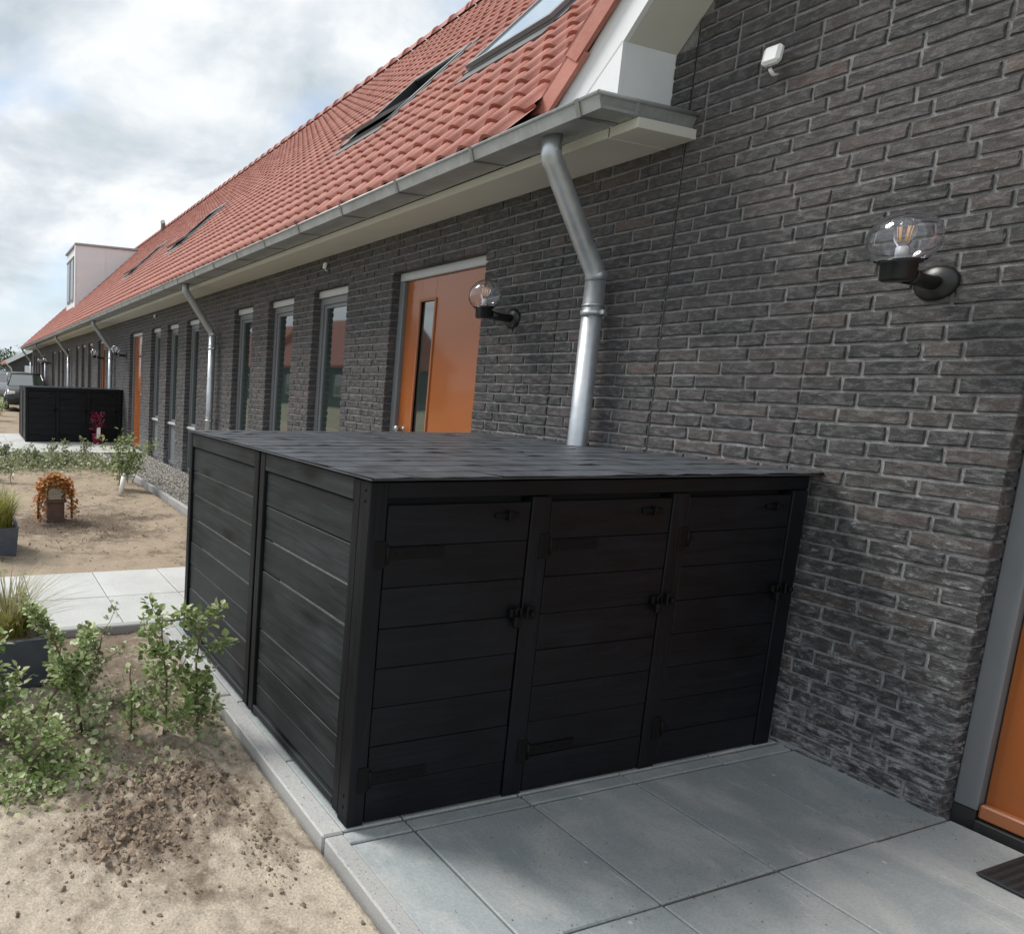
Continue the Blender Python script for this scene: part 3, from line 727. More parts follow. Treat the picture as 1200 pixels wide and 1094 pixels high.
def skylight(parent, y0, y1, u0, u1, is_open):
    f = MB(); W = .06
    def bx(m, ua, ub, ya, yb, wa, wb):
        vs = [roof_pt(u, y, w) for u in (ua, ub) for y in (ya, yb) for w in (wa, wb)]
        m.add(vs, [(0, 1, 3, 2), (4, 6, 7, 5), (0, 4, 5, 1), (2, 3, 7, 6), (0, 2, 6, 4), (1, 5, 7, 3)])
    # flashing apron
    bx(f, u0 - .16, u0 - .004, y0 - .02, y1 + .02, .0, .05); bx(f, u0, u1, y0 - .07, y0 - .004, -.02, .058); bx(f, u0, u1, y1 + .004, y1 + .07, -.02, .058); bx(f, u1 + .004, u1 + .10, y0 - .07, y1 + .07, -.02, .06)
    s = f.build('skylight', M_FLASH, parent)
    m = MB(); bx(m, u0, u0 + W, y0, y1, -.02, .07); bx(m, u1 - W, u1, y0, y1, -.02, .07); bx(m, u0 + W + .001, u1 - W - .001, y0, y0 + W, -.02, .069); bx(m, u0 + W + .001, u1 - W - .001, y1 - W, y1, -.02, .069)
    m.build('frame', M_FRAME, s)
    lift = .035 if is_open else .0
    # top-hung / pivoted sash: w rises towards the lower edge when it is open
    def P(u, y, w): return roof_pt(u, y, w)
    um = (u0 + u1) / 2
    wl = .075 + lift; wh = .075 - (.0 if not is_open else .20)
    m = MB(); e = .05
    if is_open: y0 += .062; y1 -= .062
    for (ua, ub, ya, yb) in ((u0, u0 + e, y0, y1), (u1 - e, u1, y0, y1), (u0 + e, u1 - e, y0, y0 + e), (u0 + e, u1 - e, y1 - e, y1)):
        wz = lambda u: wl + (wh - wl) * (u - u0) / (u1 - u0)
        vs = [P(u, y, wz(u) + d) for u in (ua, ub) for y in (ya, yb) for d in (0, .035)]
        m.add(vs, [(0, 1, 3, 2), (4, 6, 7, 5), (0, 4, 5, 1), (2, 3, 7, 6), (0, 2, 6, 4), (1, 5, 7, 3)])
    m.build('sash', M_FRAME, s)
    m = MB(); wz = lambda u: wl + (wh - wl) * (u - u0) / (u1 - u0)
    vs = [P(u, y, wz(u) + d) for u in (u0 + e, u1 - e) for y in (y0 + e, y1 - e) for d in (.012, .022)]
    m.add(vs, [(0, 1, 3, 2), (4, 6, 7, 5), (0, 4, 5, 1), (2, 3, 7, 6), (0, 2, 6, 4), (1, 5, 7, 3)])
    m.build('pane', M_ROOFGLASS, s)
    m = MB(); bx(m, u0 + W + .002, u1 - W - .002, y0 + W + .002, y1 - W - .002, -.029, -.02) if not is_open else [bx(m, *q) for q in ((u0 - .02, u1 + .02, y0 - .08, y1 + .08, -.34, -.31), (u0 - .02, u1 + .02, y0 - .06, y0 - .001, -.309, .0675), (u0 - .02, u1 + .02, y1 + .001, y1 + .06, -.309, .0675), (u0 + W + .001, u0 + W + .01, y0, y1, -.309, .05), (u1 - W - .01, u1 - W - .001, y0, y1, -.309, .05))]; m.build('opening', M_DARKIN, s)
    return s

# ------------------------------------------------------------------ doors and windows
ZT = 2.391; XF = .085      # frame front face behind the brick face
def window(parent, ya, yb, rail=.70, bottom=-.02):
    """ya < yb"""
    t = .055; m = MB()
    m.box(XF, ya, bottom, XF + .07, ya + t, ZT - .075, .003); m.box(XF, yb - t, bottom, XF + .07, yb, ZT - .075, .003)
    m.box(XF + .001, ya + t, ZT - .14, XF + .07, yb - t, ZT - .076, .003); m.box(XF + .001, ya + t, bottom, XF + .07, yb - t, bottom + .06, .003)
    w = m.build('window', M_FRAME, parent)
    m = MB(); m.box(XF - .028, ya + .003, ZT - .073, XF + .07, yb - .003, ZT - .004, .004); m.build('vent_grille', M_FRAMEL, w)
    m = MB(); i = .035
    a, b = ya + t + .002, yb - t - .002; z0, z1 = rail + .02, ZT - .142
    for q in ((a, z0, a + i, z1), (b - i, z0, b, z1), (a + i, z1 - i, b - i, z1), (a + i, z0, b - i, z0 + i)): m.box(XF + .016, q[0], q[1], XF + .06, q[2], q[3], .003)
    m.build('sash', M_FRAME, w)
    m = MB(); m.box(XF + .034, a + i - .003, z0 + i - .003, XF + .046, b - i + .003, z1 - i + .003); m.build('pane', M_GLASS, w)
    m = MB(); m.box(XF - .03, ya + .002, rail - .028, XF + .05, yb - .002, rail + .012, .004); m.build('sill', M_FRAMEL, w)
    m = MB(); m.box(XF + .02, ya + t + .001, bottom + .062, XF + .05, yb - t - .001, rail - .03, .003); m.build('lower_panel', M_FRAME, w)
    m = MB(); m.box(XF - .06, ya + .003, -.05, XF + .05, yb - .003, bottom - .003); m.build('threshold', M_PVCDARK, w)
    m = MB(); m.box(XF + .09, ya - .02, -.02, XF + .11, yb + .02, ZT + .02); m.build('reveal_back', M_DARKIN, w)
    return w
def door(parent, ya, yb, hinge_far, detail=True):
    t = .062; m = MB()
    m.box(XF - .01, ya, .045, XF + .09, ya + t, ZT - .07, .004); m.box(XF - .01, yb - t, .045, XF + .09, yb, ZT - .07, .004)
    d = m.build('door', M_FRAME, parent)
    m = MB(); m.box(XF - .012, ya + .002, ZT - .068, XF + .09, yb - .002, ZT - .003, .004); m.build('head', M_FRAMEL, d)
    m = MB(); m.box(XF - .008, ya + .002, -.03, XF + .088, ya + t - .001, .043); m.build('plinth_block', M_PVCDARK, d)
    m = MB(); m.box(XF - .008, yb - t + .001, -.03, XF + .088, yb - .002, .043); m.build('plinth_block', M_PVCDARK, d)
    m = MB(); m.box(XF - .02, ya + t + .001, -.03, XF + .10, yb - t - .001, .016, .003); m.build('threshold', M_PVCDARK, d)
    a, b = ya + t + .003, yb - t - .003
    m = MB(); 
    # narrow light: strip on the hinge side
    if hinge_far: ga, gb = b - .36, b - .19
    else: ga, gb = a + .19, a + .36
    gz0, gz1 = .42, 2.14; x0, x1 = XF + .025, XF + .065; zt = ZT - .072
    m.box(x0, a, .06, x1, ga, zt, .003); m.box(x0, gb, .06, x1, b, zt, .003); m.box(x0 + .0005, ga, .06, x1, gb, gz0); m.box(x0 + .0005, ga, gz1, x1, gb, zt)
    m.build('door_leaf', M_ORANGE, d)
    m = MB(); f = .018
    m.box(x0 - .012, ga - f, gz0, x0 + .02, ga, gz1, .003); m.box(x0 - .012, gb, gz0, x0 + .02, gb + f, gz1, .003)
    m.box(x0 - .012, ga - f, gz1, x0 + .02, gb + f, gz1 + f, .003); m.box(x0 - .012, ga - f, gz0 - f, x0 + .02, gb + f, gz0, .003); m.build('light_frame', M_ORANGED, d)
    m = MB(); m.box(x0 + .014, ga + .001, gz0 + .001, x0 + .022, gb - .001, gz1 - .001); m.build('pane', M_GLASS, d)
    m = MB(); m.box(x0 - .035, a, .022, x0 + .001, b, .075, .006); m.build('weather_bar', M_ORANGED, d)
    hy = b - .075 if hinge_far else a + .075
    m = MB(); m.lathe([(0, -.004), (.026, -.004), (.026, .004), (.012, .006), (.012, .045), (.028, .05), (.033, .066), (.02, .082), (0, .084)], (0, 0, 0), 14, 'X')
    me = [(-v[0] + x0, v[1] + hy, v[2] + 1.12) for v in m.v]; m.v = me; m.build('knob', M_STEEL, d)
    m = MB(); m.box(XF + .12, ya - .03, -.02, XF + .14, yb + .03, ZT + .02); m.build('reveal_back', M_DARKIN, d)
    return d

# ------------------------------------------------------------------ houses
OPEN = dict(door=(1.276, 2.331), w1=(3.022, 3.658), w2=(4.10, 4.738), w3=(5.197, 5.794))
def wall_core(house, y0, y1, ztop, ops, name='wall', x0=.0085):
    m = MB(); ops = sorted(ops); y = y0; g = .006
    for a, b, z in ops:
        if a > y: m.box(x0, y + (g if y > y0 else 0), -.2, .34, a - g, ztop)
        m.box(x0, a - g, z + g, .34, b + g, ztop); y = b
    m.box(x0, y + g, -.2, .34, y1, ztop)
    return m.build(name, M_MORTAR, house)
def gutter_run(house, y0, y1, end_cap=False):
    prof = [(-.634, 2.802), (-.620, 2.806), (-.612, 2.797), (-.628, 2.789), (-.610, 2.738), (-.375, 2.742), (-.372, 2.81), (-.385, 2.81), (-.39, 2.755), (-.600, 2.751), (-.615, 2.79)]
    outer = [(-.636, 2.806), (-.622, 2.806), (-.604, 2.752), (-.40, 2.752), (-.40, 2.81), (-.384, 2.81), (-.384, 2.7395), (-.612, 2.737)]
    m = MB(); m.prism(outer, 'Y', y0, y1)
    m.tube([(-.632, y0, 2.803), (-.632, y1, 2.803)], .0105, 8)
    gt = m.build('gutter', M_GUTTER, house)
    y = math.floor(y0 / .70) * .70 + .10
    while y < y1 - .02:
        if y > y0 + .02:
            b = MB(); b.prism([(-.646, 2.808), (-.618, 2.812), (-.616, 2.806), (-.634, 2.80), (-.607, 2.742), (-.386, 2.743), (-.386, 2.7345), (-.616, 2.732)], 'Y', y, y + .022); b.build('seam_strip', M_STEEL if y < 8 else M_GUTTER, gt)
        y += .70
    # boxed eaves board below
    m = MB(); m.box(-.378, y0, 2.690, .004, y1, 2.7365, .002); bd = m.build('eaves_board', M_CREAM, house)
    return gt
def downpipe(house, y, x=-.095, ybot=.0):
    r = .047; m = MB()
    pts = [(-.52, y - .03, 2.74), (-.52, y - .03, 2.665)]
    for i in range(7):
        a = i / 6; pts.append((-.52 + .03 * a * a, y - .03, 2.665 - .06 * a))
    pts += [(-.16, y, 2.185), (-.125, y, 2.14), (-.102, y, 2.10), (x, y, 2.06)]
    m.tube(pts, r, 20); o = m.build('downpipe', M_GUTTER if y > 6 else M_ZINC, house)
    m = MB(); m.tube([(x, y, 2.12), (x, y, .02)], r + .003, 20); m.tube([(x, y, 2.12), (x, y, 2.07)], r + .006, 20); m.build('lower_pipe', M_ZINC, o)
    for z in (1.90, .9):
        m = MB(); m.tube([(x, y, z - .014), (x, y, z + .014)], r + .010, 20); m.tube([(x, y, z + .035), (x, y, z + .045)], r + .007, 20); m.box(x, y - .012, z - .012, .03, y + .012, z + .012)
        m.box(x - .01, y - r - .03, z - .012, x + .01, y - r, z + .012, .003); m.build('clamp', M_ZINC, o)
    return o
def make_house(i, pA, pB, label, parts_b, parts_t, holes=(), skyl=(), bricks=True, cheap=False):
    y0, y1 = min(pA, pB), max(pA, pB)
    h = empty('terraced_house', (0, 0, 0), label=label, cat='house', group='row of terraced houses')
    k = (pB - pA) / 6.5; ops = []
    for n in ('door', 'w1', 'w2', 'w3'):
        a, b = pA + OPEN[n][0] * k, pA + OPEN[n][1] * k
        if n == 'door' and abs(k) > 1.02: b = a + 1.055 * (1 if k > 0 else -1)
        a, b = min(a, b), max(a, b); ops.append((a, b, ZT)); 
    dk_lo, dk_hi = sorted((pA + .644 * k, pA + 1.276 * k))
    w = wall_core(h, y0, y1, 2.72, ops)
    if bricks:
        brk = [(dk_lo, 2.33), (dk_hi, 2.33)]
        it = brick_items(y0 + .004, y1 - .004, 2.70, ops, brk, lambda y, z: dk_lo < y < dk_hi and z < 2.32, 40 + i)
        lay_bricks(it, w, parts_b)
    for n, (a, b, z) in zip(('door', 'w1', 'w2', 'w3'), ops):
        if n == 'door': door(h, a, b, k > 0)
        else: window(h, a, b)
    # side walls and rear wall, floor slab
    m = MB(); m.box(.35, y0 + .01, -.1, 8.3, y0 + .2, 2.8); m.box(.35, y1 - .2, -.1, 8.3, y1 - .01, 2.8); m.box(8.3, y0, -.1, 8.5, y1, 2.85); m.build('rear_walls', M_MORTAR, h)
    g0 = y0 if i > 1 else .70
    gutter_run(h, g0, y1)
    rf = roof_section(h, y0, y1, parts_t, holes, i == 1, 60 + i)
    for s in skyl: skylight(h, *s)
    return h
US0, US1 = 1.86, 3.14
def hole(y0, y1): return (y0 - .06, y1 + .06, US0 - .10, US1 + .05)
h1 = make_house(1, .756, 7.26, 'terraced house behind the near black shed, with the large orange door and clear wall lamp', 300, 300,
           [hole(2.42, 3.30), hole(4.45, 5.35)], [(2.42, 3.30, US0, US1, False), (4.45, 5.35, US0, US1, True)])
h2 = make_house(2, 13.8, 7.26, 'terraced house between the second and third downpipes, its orange door beside the far black shed', 0, 0, [hole(11.4, 12.35)], [(11.4, 12.35, US0, US1, True)])
h3 = make_house(3, 13.8, 20.9, 'terraced house just beyond the far shed, its narrow orange door behind a globe lamp', 0, 0, [hole(15.6, 16.5)], [(15.6, 16.5, US0, US1, True)])
h4 = make_house(4, 27.9, 20.9, 'terraced house near the far end of the row, under the white roof dormer', 0, 0)
h5 = make_house(5, 27.9, 35.3, 'last terraced house at the far end of the row, closed by the end downpipe', 0, 0)
downpipe(h1, 1.08); downpipe(h1, 7.1); downpipe(h3, 14.1); downpipe(h4, 21.1); downpipe(h5, 28.1); downpipe(h5, 35.2)
# gable end of the row
m = MB(); m.prism([(0.02, -.1), (8.4, -.1), (8.4, 2.8), (RIDGE_X, EZ + SL * ST - .05), (0.02, 3.25)], 'Y', 35.3, 35.5); m.build('gable_wall', M_MORTAR, h5)
# white flat dormer standing on the far roof
m = MB(); m.box(.86, 26.0, 3.95, 6.0, 28.75, 6.62, .01); dm = m.build('dormer', M_WHITE, h4)
m = MB(); m.box(.78, 25.94, 6.622, 6.1, 28.8, 6.70, .01); m.build('flat_roof', M_GUTTER, dm)
m = MB(); m.box(.80, 26.0 - .012, 3.95, .858, 26.22, 6.62, .004); m.box(2.0, 25.985, 5.0, 2.02, 25.999, 6.6); m.build('corner_trim', M_WHITE, dm)
for a, b in ((26.5, 27.3), (27.5, 28.4)):
    m = MB(); m.box(.82, a, 4.5, .858, b, 6.2, .003); m.box(.80, a - .05, 6.2, .857, b + .05, 6.26); wn = m.build('window', M_FRAME, dm); m = MB(); m.box(.808, a + .07, 4.58, .819, b - .07, 6.12); m.build('pane', M_GLASS, wn)
m = MB(); m.tube([(3.9, 24.2, 6.8), (3.9, 24.2, 7.40), (3.85, 24.1, 7.46)], .09, 10); m.build('roof_vent', M_GUTTER, h4)

# ---- near house (projecting gable)
h0 = empty('terraced_house', (0, 0, 0), label='nearest brick house at right, with a white boxed verge and the cropped orange door', cat='house', group='row of terraced houses')
D0 = (-1.575, -.52); T50 = 1.19
def zmax_y(z): return .852 if z < 3.13 else .852 - (z - 3.13) / T50
ops = [(D0[0], D0[1], ZT)]
w0 = wall_core(h0, -4.2, .752, 2.72, ops)
# upper gable mortar core
m = MB(); m.prism([(-4.2, 2.7205), (.85, 2.7205), (.85, 3.13), (-2.0, 3.13 + 2.85 * T50), (-4.2, 3.13 + .65 * T50 + .3)], 'X', .008, .34); m.build('gable_core', M_MORTAR, w0)
it = brick_items(-4.2, .748, 2.70, ops, [(.112, 2.31)], lambda y, z: -.53 < y < .112 and z < 2.30, 11)
it2 = []
rr_ = random.Random(3); k = int(round((2.70 - Z0B) / CH)); prev = []
z = max(q[2] for q in it) + CH
while z < 6.3:
    top = zmax_y(z + BH)
    if top > -1.9:
        segs = [(-4.2, .748), (.755, top)] if top > .80 else [(-4.2, min(.748, top))]
        for a, b in segs:
            a = max(a, -4.2)
            if b - a > .03:
                run, prev = fill(a, b, prev, rr_); it2 += [(s, l, z, False) for s, l in run]
    z += CH
lay_bricks(it + it2, w0, 300)
door(h0, D0[0], D0[1], False)
m = MB(); m.box(.35, -4.2, -.1, 8.3, -4.0, 6); m.box(8.3, -4.2, -.1, 8.5, .75, 2.85); m.build('rear_walls', M_MORTAR, h0)
# boxed verge: front fascia, return, soffit
ys0, zs0 = .852, 3.13; Y2 = -2.2
fx = -.352
m = MB(); m.prism([(ys0, 2.76), (ys0, zs0), (Y2, zs0 + (ys0 - Y2) * T50), (Y2, 2.956 + (1.216 - Y2) * T50), (1.38, 2.76)], 'X', fx, fx + .03)
vb = m.build('verge_box', M_WHITE, h0)
m = MB(); m.box(fx + .031, ys0, 2.765, .008, ys0 + .018, zs0); m.build('return_panel', M_WHITE, vb)
m = MB(); dn = .018
m.add([(fx + .031, ys0, zs0), (.006, ys0, zs0), (.006, Y2, zs0 + (ys0 - Y2) * T50), (fx + .031, Y2, zs0 + (ys0 - Y2) * T50),
       (fx + .031, ys0, zs0 + dn), (.006, ys0, zs0 + dn), (.006, Y2, zs0 + (ys0 - Y2) * T50 + dn), (fx + .031, Y2, zs0 + (ys0 - Y2) * T50 + dn)],
      [(0, 1, 2, 3), (4, 7, 6, 5), (0, 4, 5, 1), (2, 6, 7, 3), (0, 3, 7, 4), (1, 5, 6, 2)]); m.build('soffit', M_CREAM, vb)
m = MB(); m.add([(fx - .0022, ys0 + .0, zs0 + .003), (fx - .0022, ys0 + .006, zs0 + .003), (fx - .0022, 1.176, 2.815), (fx - .0022, 1.170, 2.815)], [(0, 1, 2, 3)]); m.build('panel_seam', M_FRAMEL, vb)
# verge tiles along the rake
c50, s50 = math.cos(math.atan(T50)), math.sin(math.atan(T50))
vm = MB(); vs = []
def vp(t, n, x): return (x, -t * c50 + n * s50, t * s50 + n * c50)
tl = .34
for (t0, n0, t1, n1, xa, xb) in ((-.05, -.005, tl, -.020, fx - .050, fx - .002),):
    vm.add([vp(t0, 0.10, xa), vp(t0, n0, xa), vp(t1, n1, xa + .012), vp(t1, .085, xa + .012), vp(t0, .10, xa + .03), vp(t0, n0, xa + .03), vp(t1, n1, xa + .042), vp(t1, .085, xa + .042)],
           [(0, 1, 2, 3), (4, 7, 6, 5), (0, 4, 5, 1), (2, 6, 7, 3), (0, 3, 7, 4), (1, 5, 6, 2)])
    vm.add([vp(t0, .10, xa), vp(t0, .10, xa + .30), vp(t1, .085, xa + .31), vp(t1, .085, xa + .012), vp(t0, .084, xa), vp(t0, .084, xa + .30), vp(t1, .07, xa + .31), vp(t1, .07, xa + .012)],
           [(0, 1, 2, 3), (4, 7, 6, 5), (0, 4, 5, 1), (2, 6, 7, 3), (0, 3, 7, 4), (1, 5, 6, 2)])
me_v = vm.mesh('verge_tile', M_TILE)
for q in range(11):
    t = q * .34; link('verge_tile', me_v, vb, (0, 1.262 - t * c50, 2.900 + t * s50))
# cross roof plane behind the verge
m = MB()
for q in range(12):
    t = q * .34; y = 1.28 - t * c50; zq = 2.94 + t * s50
    m.add([(fx + .02, y, zq + .02), (4.6, y, zq + .02), (4.6, y - .34 * c50, zq + .34 * s50), (fx + .02, y - .34 * c50, zq + .34 * s50)], [(0, 1, 2, 3)])
m.build('roof', M_TILE, h0, fix=False)
# gutter end with mitred return to the wall
m = MB(); m.prism([(.70, 2.806), (.714, 2.806), (.732, 2.752), (.84, 2.752), (.84, 2.7395), (.724, 2.737)], 'X', -.61, -.002); m.tube([(-.634, .704, 2.803), (.0, .704, 2.803)], .0105, 8)
ge = m.build('gutter_end', M_GUTTER, h1)
m = MB(); m.box(-.634, .7005, 2.801, .0, .73, 2.808); m.build('rim', M_GUTTER, ge)
m = MB(); m.box(-.34, .73, 2.75, .0, .86, 2.762); m.build('lining', M_GUTTER, ge)
m = MB(); m.box(-.378, .846, 2.688, .003, .853, 2.737, .001); m.build('end_board', M_WHITE, h1)
# expansion joint beside the pipe
m = MB(); m.box(.006, .7485, -.05, .0075, .7555, 3.4); m.build('expansion_joint', M_DARKIN, w0)

# ------------------------------------------------------------------ wall lamps
def make_lamp():
    t = empty('wall_lamp', (0, 0, 0))
    m = MB(); m.lathe([(0, 0), (.062, 0), (.062, .006), (.052, .018), (.02, .026), (0, .027)], (0, 0, 0), 24, 'X'); m.v = [(-v[0], v[1], v[2]) for v in m.v]; bp = m.build('back_plate', M_BLKPL, t)
    m = MB(); pts = [(-.01, 0, .0), (-.06, 0, .0), (-.12, 0, .004), (-.18, 0, .012)]; m.tube(pts, [.026, .024, .024, .03], 14); m.build('arm', M_BLKPL, t)
    m = MB(); m.lathe([(0, -.035), (.038, -.035), (.046, -.028), (.048, .022), (.058, .026), (.058, .036), (.03, .038), (0, .038)], (-.235, 0, .022), 28); m.build('cup', M_BLKPL, t)
    m = MB(); R0 = .112; cz = .022 + .036 + .070; R0 = .097; prof = []
    LIM = math.acos(-.070 / R0)
    for i in range(19):
        a = LIM * (1 - i / 18)
        prof.append((R0 * math.sin(a), R0 * math.cos(a)))
    inner = [(r * .94 if r > 1e-4 else 0, z * .94) for r, z in prof][::-1]
    m.lathe(prof + inner, (-.235, 0, cz), 32); m.build('globe', M_GLOBE, t)
    m = MB(); m.lathe([(0, .06), (.016, .06), (.017, .10), (.014, .105)], (-.235, 0, 0), 14); bb = m.build('bulb_socket', M_WPLAST, t)
    m = MB(); m.lathe([(.014, .105), (.024, .125), (.03, .155), (.026, .18), (.012, .198), (0, .2)], (-.235, 0, 0), 16); m.build('bulb', M_GLOBE, t)
    m = MB()
    for a in range(6): m.tube([(-.235 + .010 * math.cos(a), .010 * math.sin(a), .125), (-.235 + .014 * math.cos(a), .014 * math.sin(a), .17)], .0013, 4)
    m.build('filament', M_GLOW, t); return t
lamp = make_lamp()
lamps = [(-.258, 1.905, 'large clear globe wall lamp on a black arm, nearest, left of the cropped orange door'),
         (1.745, 1.925, 'clear globe wall lamp on a black arm just right of the large orange door'),
         (12.85, 1.93, 'clear globe wall lamp right of the third downpipe, above the far shed'),
         (15.45, 1.93, 'clear globe wall lamp left of the third downpipe, beside the narrow orange door'),
         (27.0, 1.93, 'tiny globe wall lamp right of the far downpipe near the row end'),
         (29.2, 1.93, 'tiny globe wall lamp left of the far downpipe near the row end')]
for i, (y, z, lb) in enumerate(lamps):
    o = lamp if i == 0 else copy_tree(lamp)
    o.location = (0, y, z); tag(o, lb, 'wall lamp', 'globe wall lamps beside the front doors')

# sensors
def sensor(y, z, s, lb):
    t = empty('motion_sensor', (0, y, z), label=lb, cat='sensor', group='white motion sensors on the facade')
    m = MB(); m.box(-.085 * s, -.033 * s, -.036 * s, -.045 * s, .033 * s, .044 * s, .012 * s); o = m.build('housing', M_WPLAST, t); o.rotation_euler = (0, R(12), R(8))
    m = MB(); m.tube([(0, 0, -.045 * s), (-.03 * s, 0, -.05 * s), (-.055 * s, 0, -.03 * s)], .007 * s, 8); m.build('bracket', M_WPLAST, t)
sensor(.375, 2.90, 1.0, 'white box sensor high on the near brick wall')
sensor(4.16, 2.585, .7, 'small white sensor under the eaves, left of the large orange door')
sensor(10.4, 2.585, .7, 'small white sensor under the eaves above the far windows')

# doormat
t = empty('doormat', (0, 0, 0), label='black rubber doormat in front of the cropped orange door', cat='doormat')
m = MB(); m.box(-.30, -1.5, .0, .03, -.735, .012, .006); mat_o = m.build('mat_base', M_RUBBER, t)
for i in range(34):
    m = MB() if i == 0 else m
    y = -1.48 + i * .0218; m.prism([(y, .0118), (y + .007, .019), (y + .014, .0118)], 'X', -.295, .015)
m.build('rib', M_RUBBER, t, kind='stuff')

# ------------------------------------------------------------------ the bin sheds
W = 2.133; H = 1.163; DL, DR = 1.79, 1.93; MID = .84
def strap_hinge(parent, x, z, length):
    m = MB(); m.box(x, -.047, z - .018, x + length, -.0432, z + .018, .001); 
    for q in range(4): m.lathe([(0, .0), (.006, .0), (.004, .003), (0, .004)], (0, 0, 0), 8, 'Y')
    # screws drawn as small domes
    m2 = MB(); m2.box(x, -.047, z - .018, x + length, -.0432, z + .018, .001)
    for q in range(5):
        cx = x + .03 + q * (length - .05) / 4
        m2.box(cx - .005, -.0495, z - .005, cx + .005, -.0468, z + .005, .002)
    m2.box(x - .05, -.050, z - .045, x - .006, -.0432, z + .045, .002); m2.tube([(x - .004, -.050, z - .03), (x - .004, -.050, z + .03)], .006, 8)
    return m2.build('hinge', M_BLKMET, parent)
def make_shed():
    t = empty('bin_shed', (0, 0, 0)); F = -.0
    # frame posts
    def post(x0, y0, x1, y1, z0, z1, mat=M_WZ, name='post'):
        m = MB(); m.box(x0, y0, z0, x1, y1, z1, .003); return m.build(name, mat, t)
    for a, b in ((-W, -2.068), (-1.485, -1.402), (-.812, -.728), (-.135, -.045)): post(a, 0, b, .06, .0, 1.105 if a > -2 else H)
    for y in (MID - .055, MID + .006, DL - .045): post(-W, y, -W + .05, y + .045, .012, H)
    post(-W + .001, .061, -W + .05, .10, .012, H)
    for zz in (1.10, 1.135, .10, .06):
        m = MB(); m.lathe([(0, 0), (.0055, 0), (.0045, .0022), (0, .0025)], (0, 0, 0), 8, 'X'); m.v = [(-v[0] - W - .0002, v[1] + .03, v[2] + zz) for v in m.v]; m.build('screw', M_BLKMET, t)
    # rails
    m = MB(); m.box(-2.0675, .003, 1.108, -.045, .05, H - .001, .003); m.build('top_rail', M_WX, t)
    for a, b in ((.1005, MID - .056), (MID + .052, DL - .046)):
        m = MB(); m.box(-W + .002, a, 1.09, -W + .045, b, H, .003); m.build('side_rail', M_WY, t)
        m = MB(); m.box(-W + .002, a, .02, -W + .045, b, .05, .003); m.build('side_rail', M_WY, t)
        # boards of the side panel
        joints = [.053, .158, .30, .44, .585, .725, .865, 1.0, 1.087]
        if a > .5: joints = [.053, .15, .285, .42, .555, .69, .825, .955, 1.087]
        else: joints = [.053, .15, .265, .40, .66, .80, .94, 1.087]
        for z0, z1 in zip(joints[:-1], joints[1:]):
            m = MB(); j = random.uniform(-.0015, .0015); m.box(-W + .014 + j, a + .001, z0 + .0022, -W + .032 + j, b - .001, z1 - .0022, .0028); m.build('side_board', M_WY, t)
            if z1 < 1.08 and random.random() < .8: m = MB(); m.box(-W + .0175, a + .001, z1 - .0030, -W + .030, b - .02 - .25 * random.random() * (b - a), z1 + .0030); m.build('bare_tongue', M_TONGUE, t)
    # dark lining so no light shows through
    m = MB(); m.box(-W + .035, .06, .02, -W + .04, DL - .05, 1.15); m.box(-2.06, .055, .015, -.05, .058, 1.15)
    m.box(-W + .04, DL - .06, .01, -.02, DL - .03, 1.15); m.box(-.04, .06, .01, -.02, DL - .06, 1.15); m.build('lining', M_DARKIN, t)
    # doors
    for di, (a, b) in enumerate(((-2.062, -1.492), (-1.396, -.818), (-.722, -.141))):
        n = 8; z0, z1 = .004, 1.088; m = MB(); m.box(a + .004, .036, z0 + .01, b - .004, .05, z1 - .01); d = m.build('shed_door', M_DARKIN, t); d.location.y = -.0105
        for q in range(n):
            za = z0 + (z1 - z0) * q / n; zb = z0 + (z1 - z0) * (q + 1) / n; j = random.uniform(-.0012, .0012)
            m = MB(); m.box(a, .014 + j, za + .0010, b, .034 + j, zb - .0010, .0020); m.build('board', M_WX, d)
        # hinges lie on the board faces (y = .014)
        for z in (.93, .165):
            hg = strap_hinge(d, a + .008, z, .22 if di != 2 else .02); hg.location = (0, .0565, 0)
        m = MB(); m.box(b - .15, .004, 1.035, b - .05, .0125, 1.052, .002); m.box(b - .105, -.006, 1.028, b - .088, .0125, 1.060, .002); m.build('catch', M_BLKMET, d)
        # hasp and padlock
        m = MB(); m.box(b - .055, -.004, .685, b - .005, .0125, .715, .003); m.box(b - .045, -.018, .650, b - .012, .004, .690, .006)
        m.tube([(b - .038, -.008, .688), (b - .038, -.008, .712), (b - .028, -.008, .722), (b - .019, -.008, .712), (b - .019, -.008, .688)], .004, 6); m.build('padlock', M_BLKMET, d)
        m = MB(); m.box(b + .012, -.010, .675, b + .05, -.0005, .722, .004); m.box(b + .02, -.024, .688, b + .04, -.010, .708, .004); m.build('keeper', M_BLKMET, d)
    # roof deck and felt shingles
    zR = H + .006
    def yb(x): return DL + .01 + (DR - DL) * (x + W + .012) / (W + .012)
    m = MB(); ov = .016
    m.add([(-W - .012, -ov, zR), (.0, -ov, zR), (.0, yb(0), zR), (-W - .012, yb(-W), zR), (-W - .012, -ov, zR + .006), (.0, -ov, zR + .006), (.0, yb(0), zR + .006), (-W - .012, yb(-W), zR + .006)],
          [(0, 3, 2, 1), (4, 5, 6, 7), (0, 1, 5, 4), (1, 2, 6, 5), (2, 3, 7, 6), (3, 0, 4, 7)])
    rf = m.build('shed_roof', M_FELT, t)
    rows = 13; pitch = (DL + .03) / rows
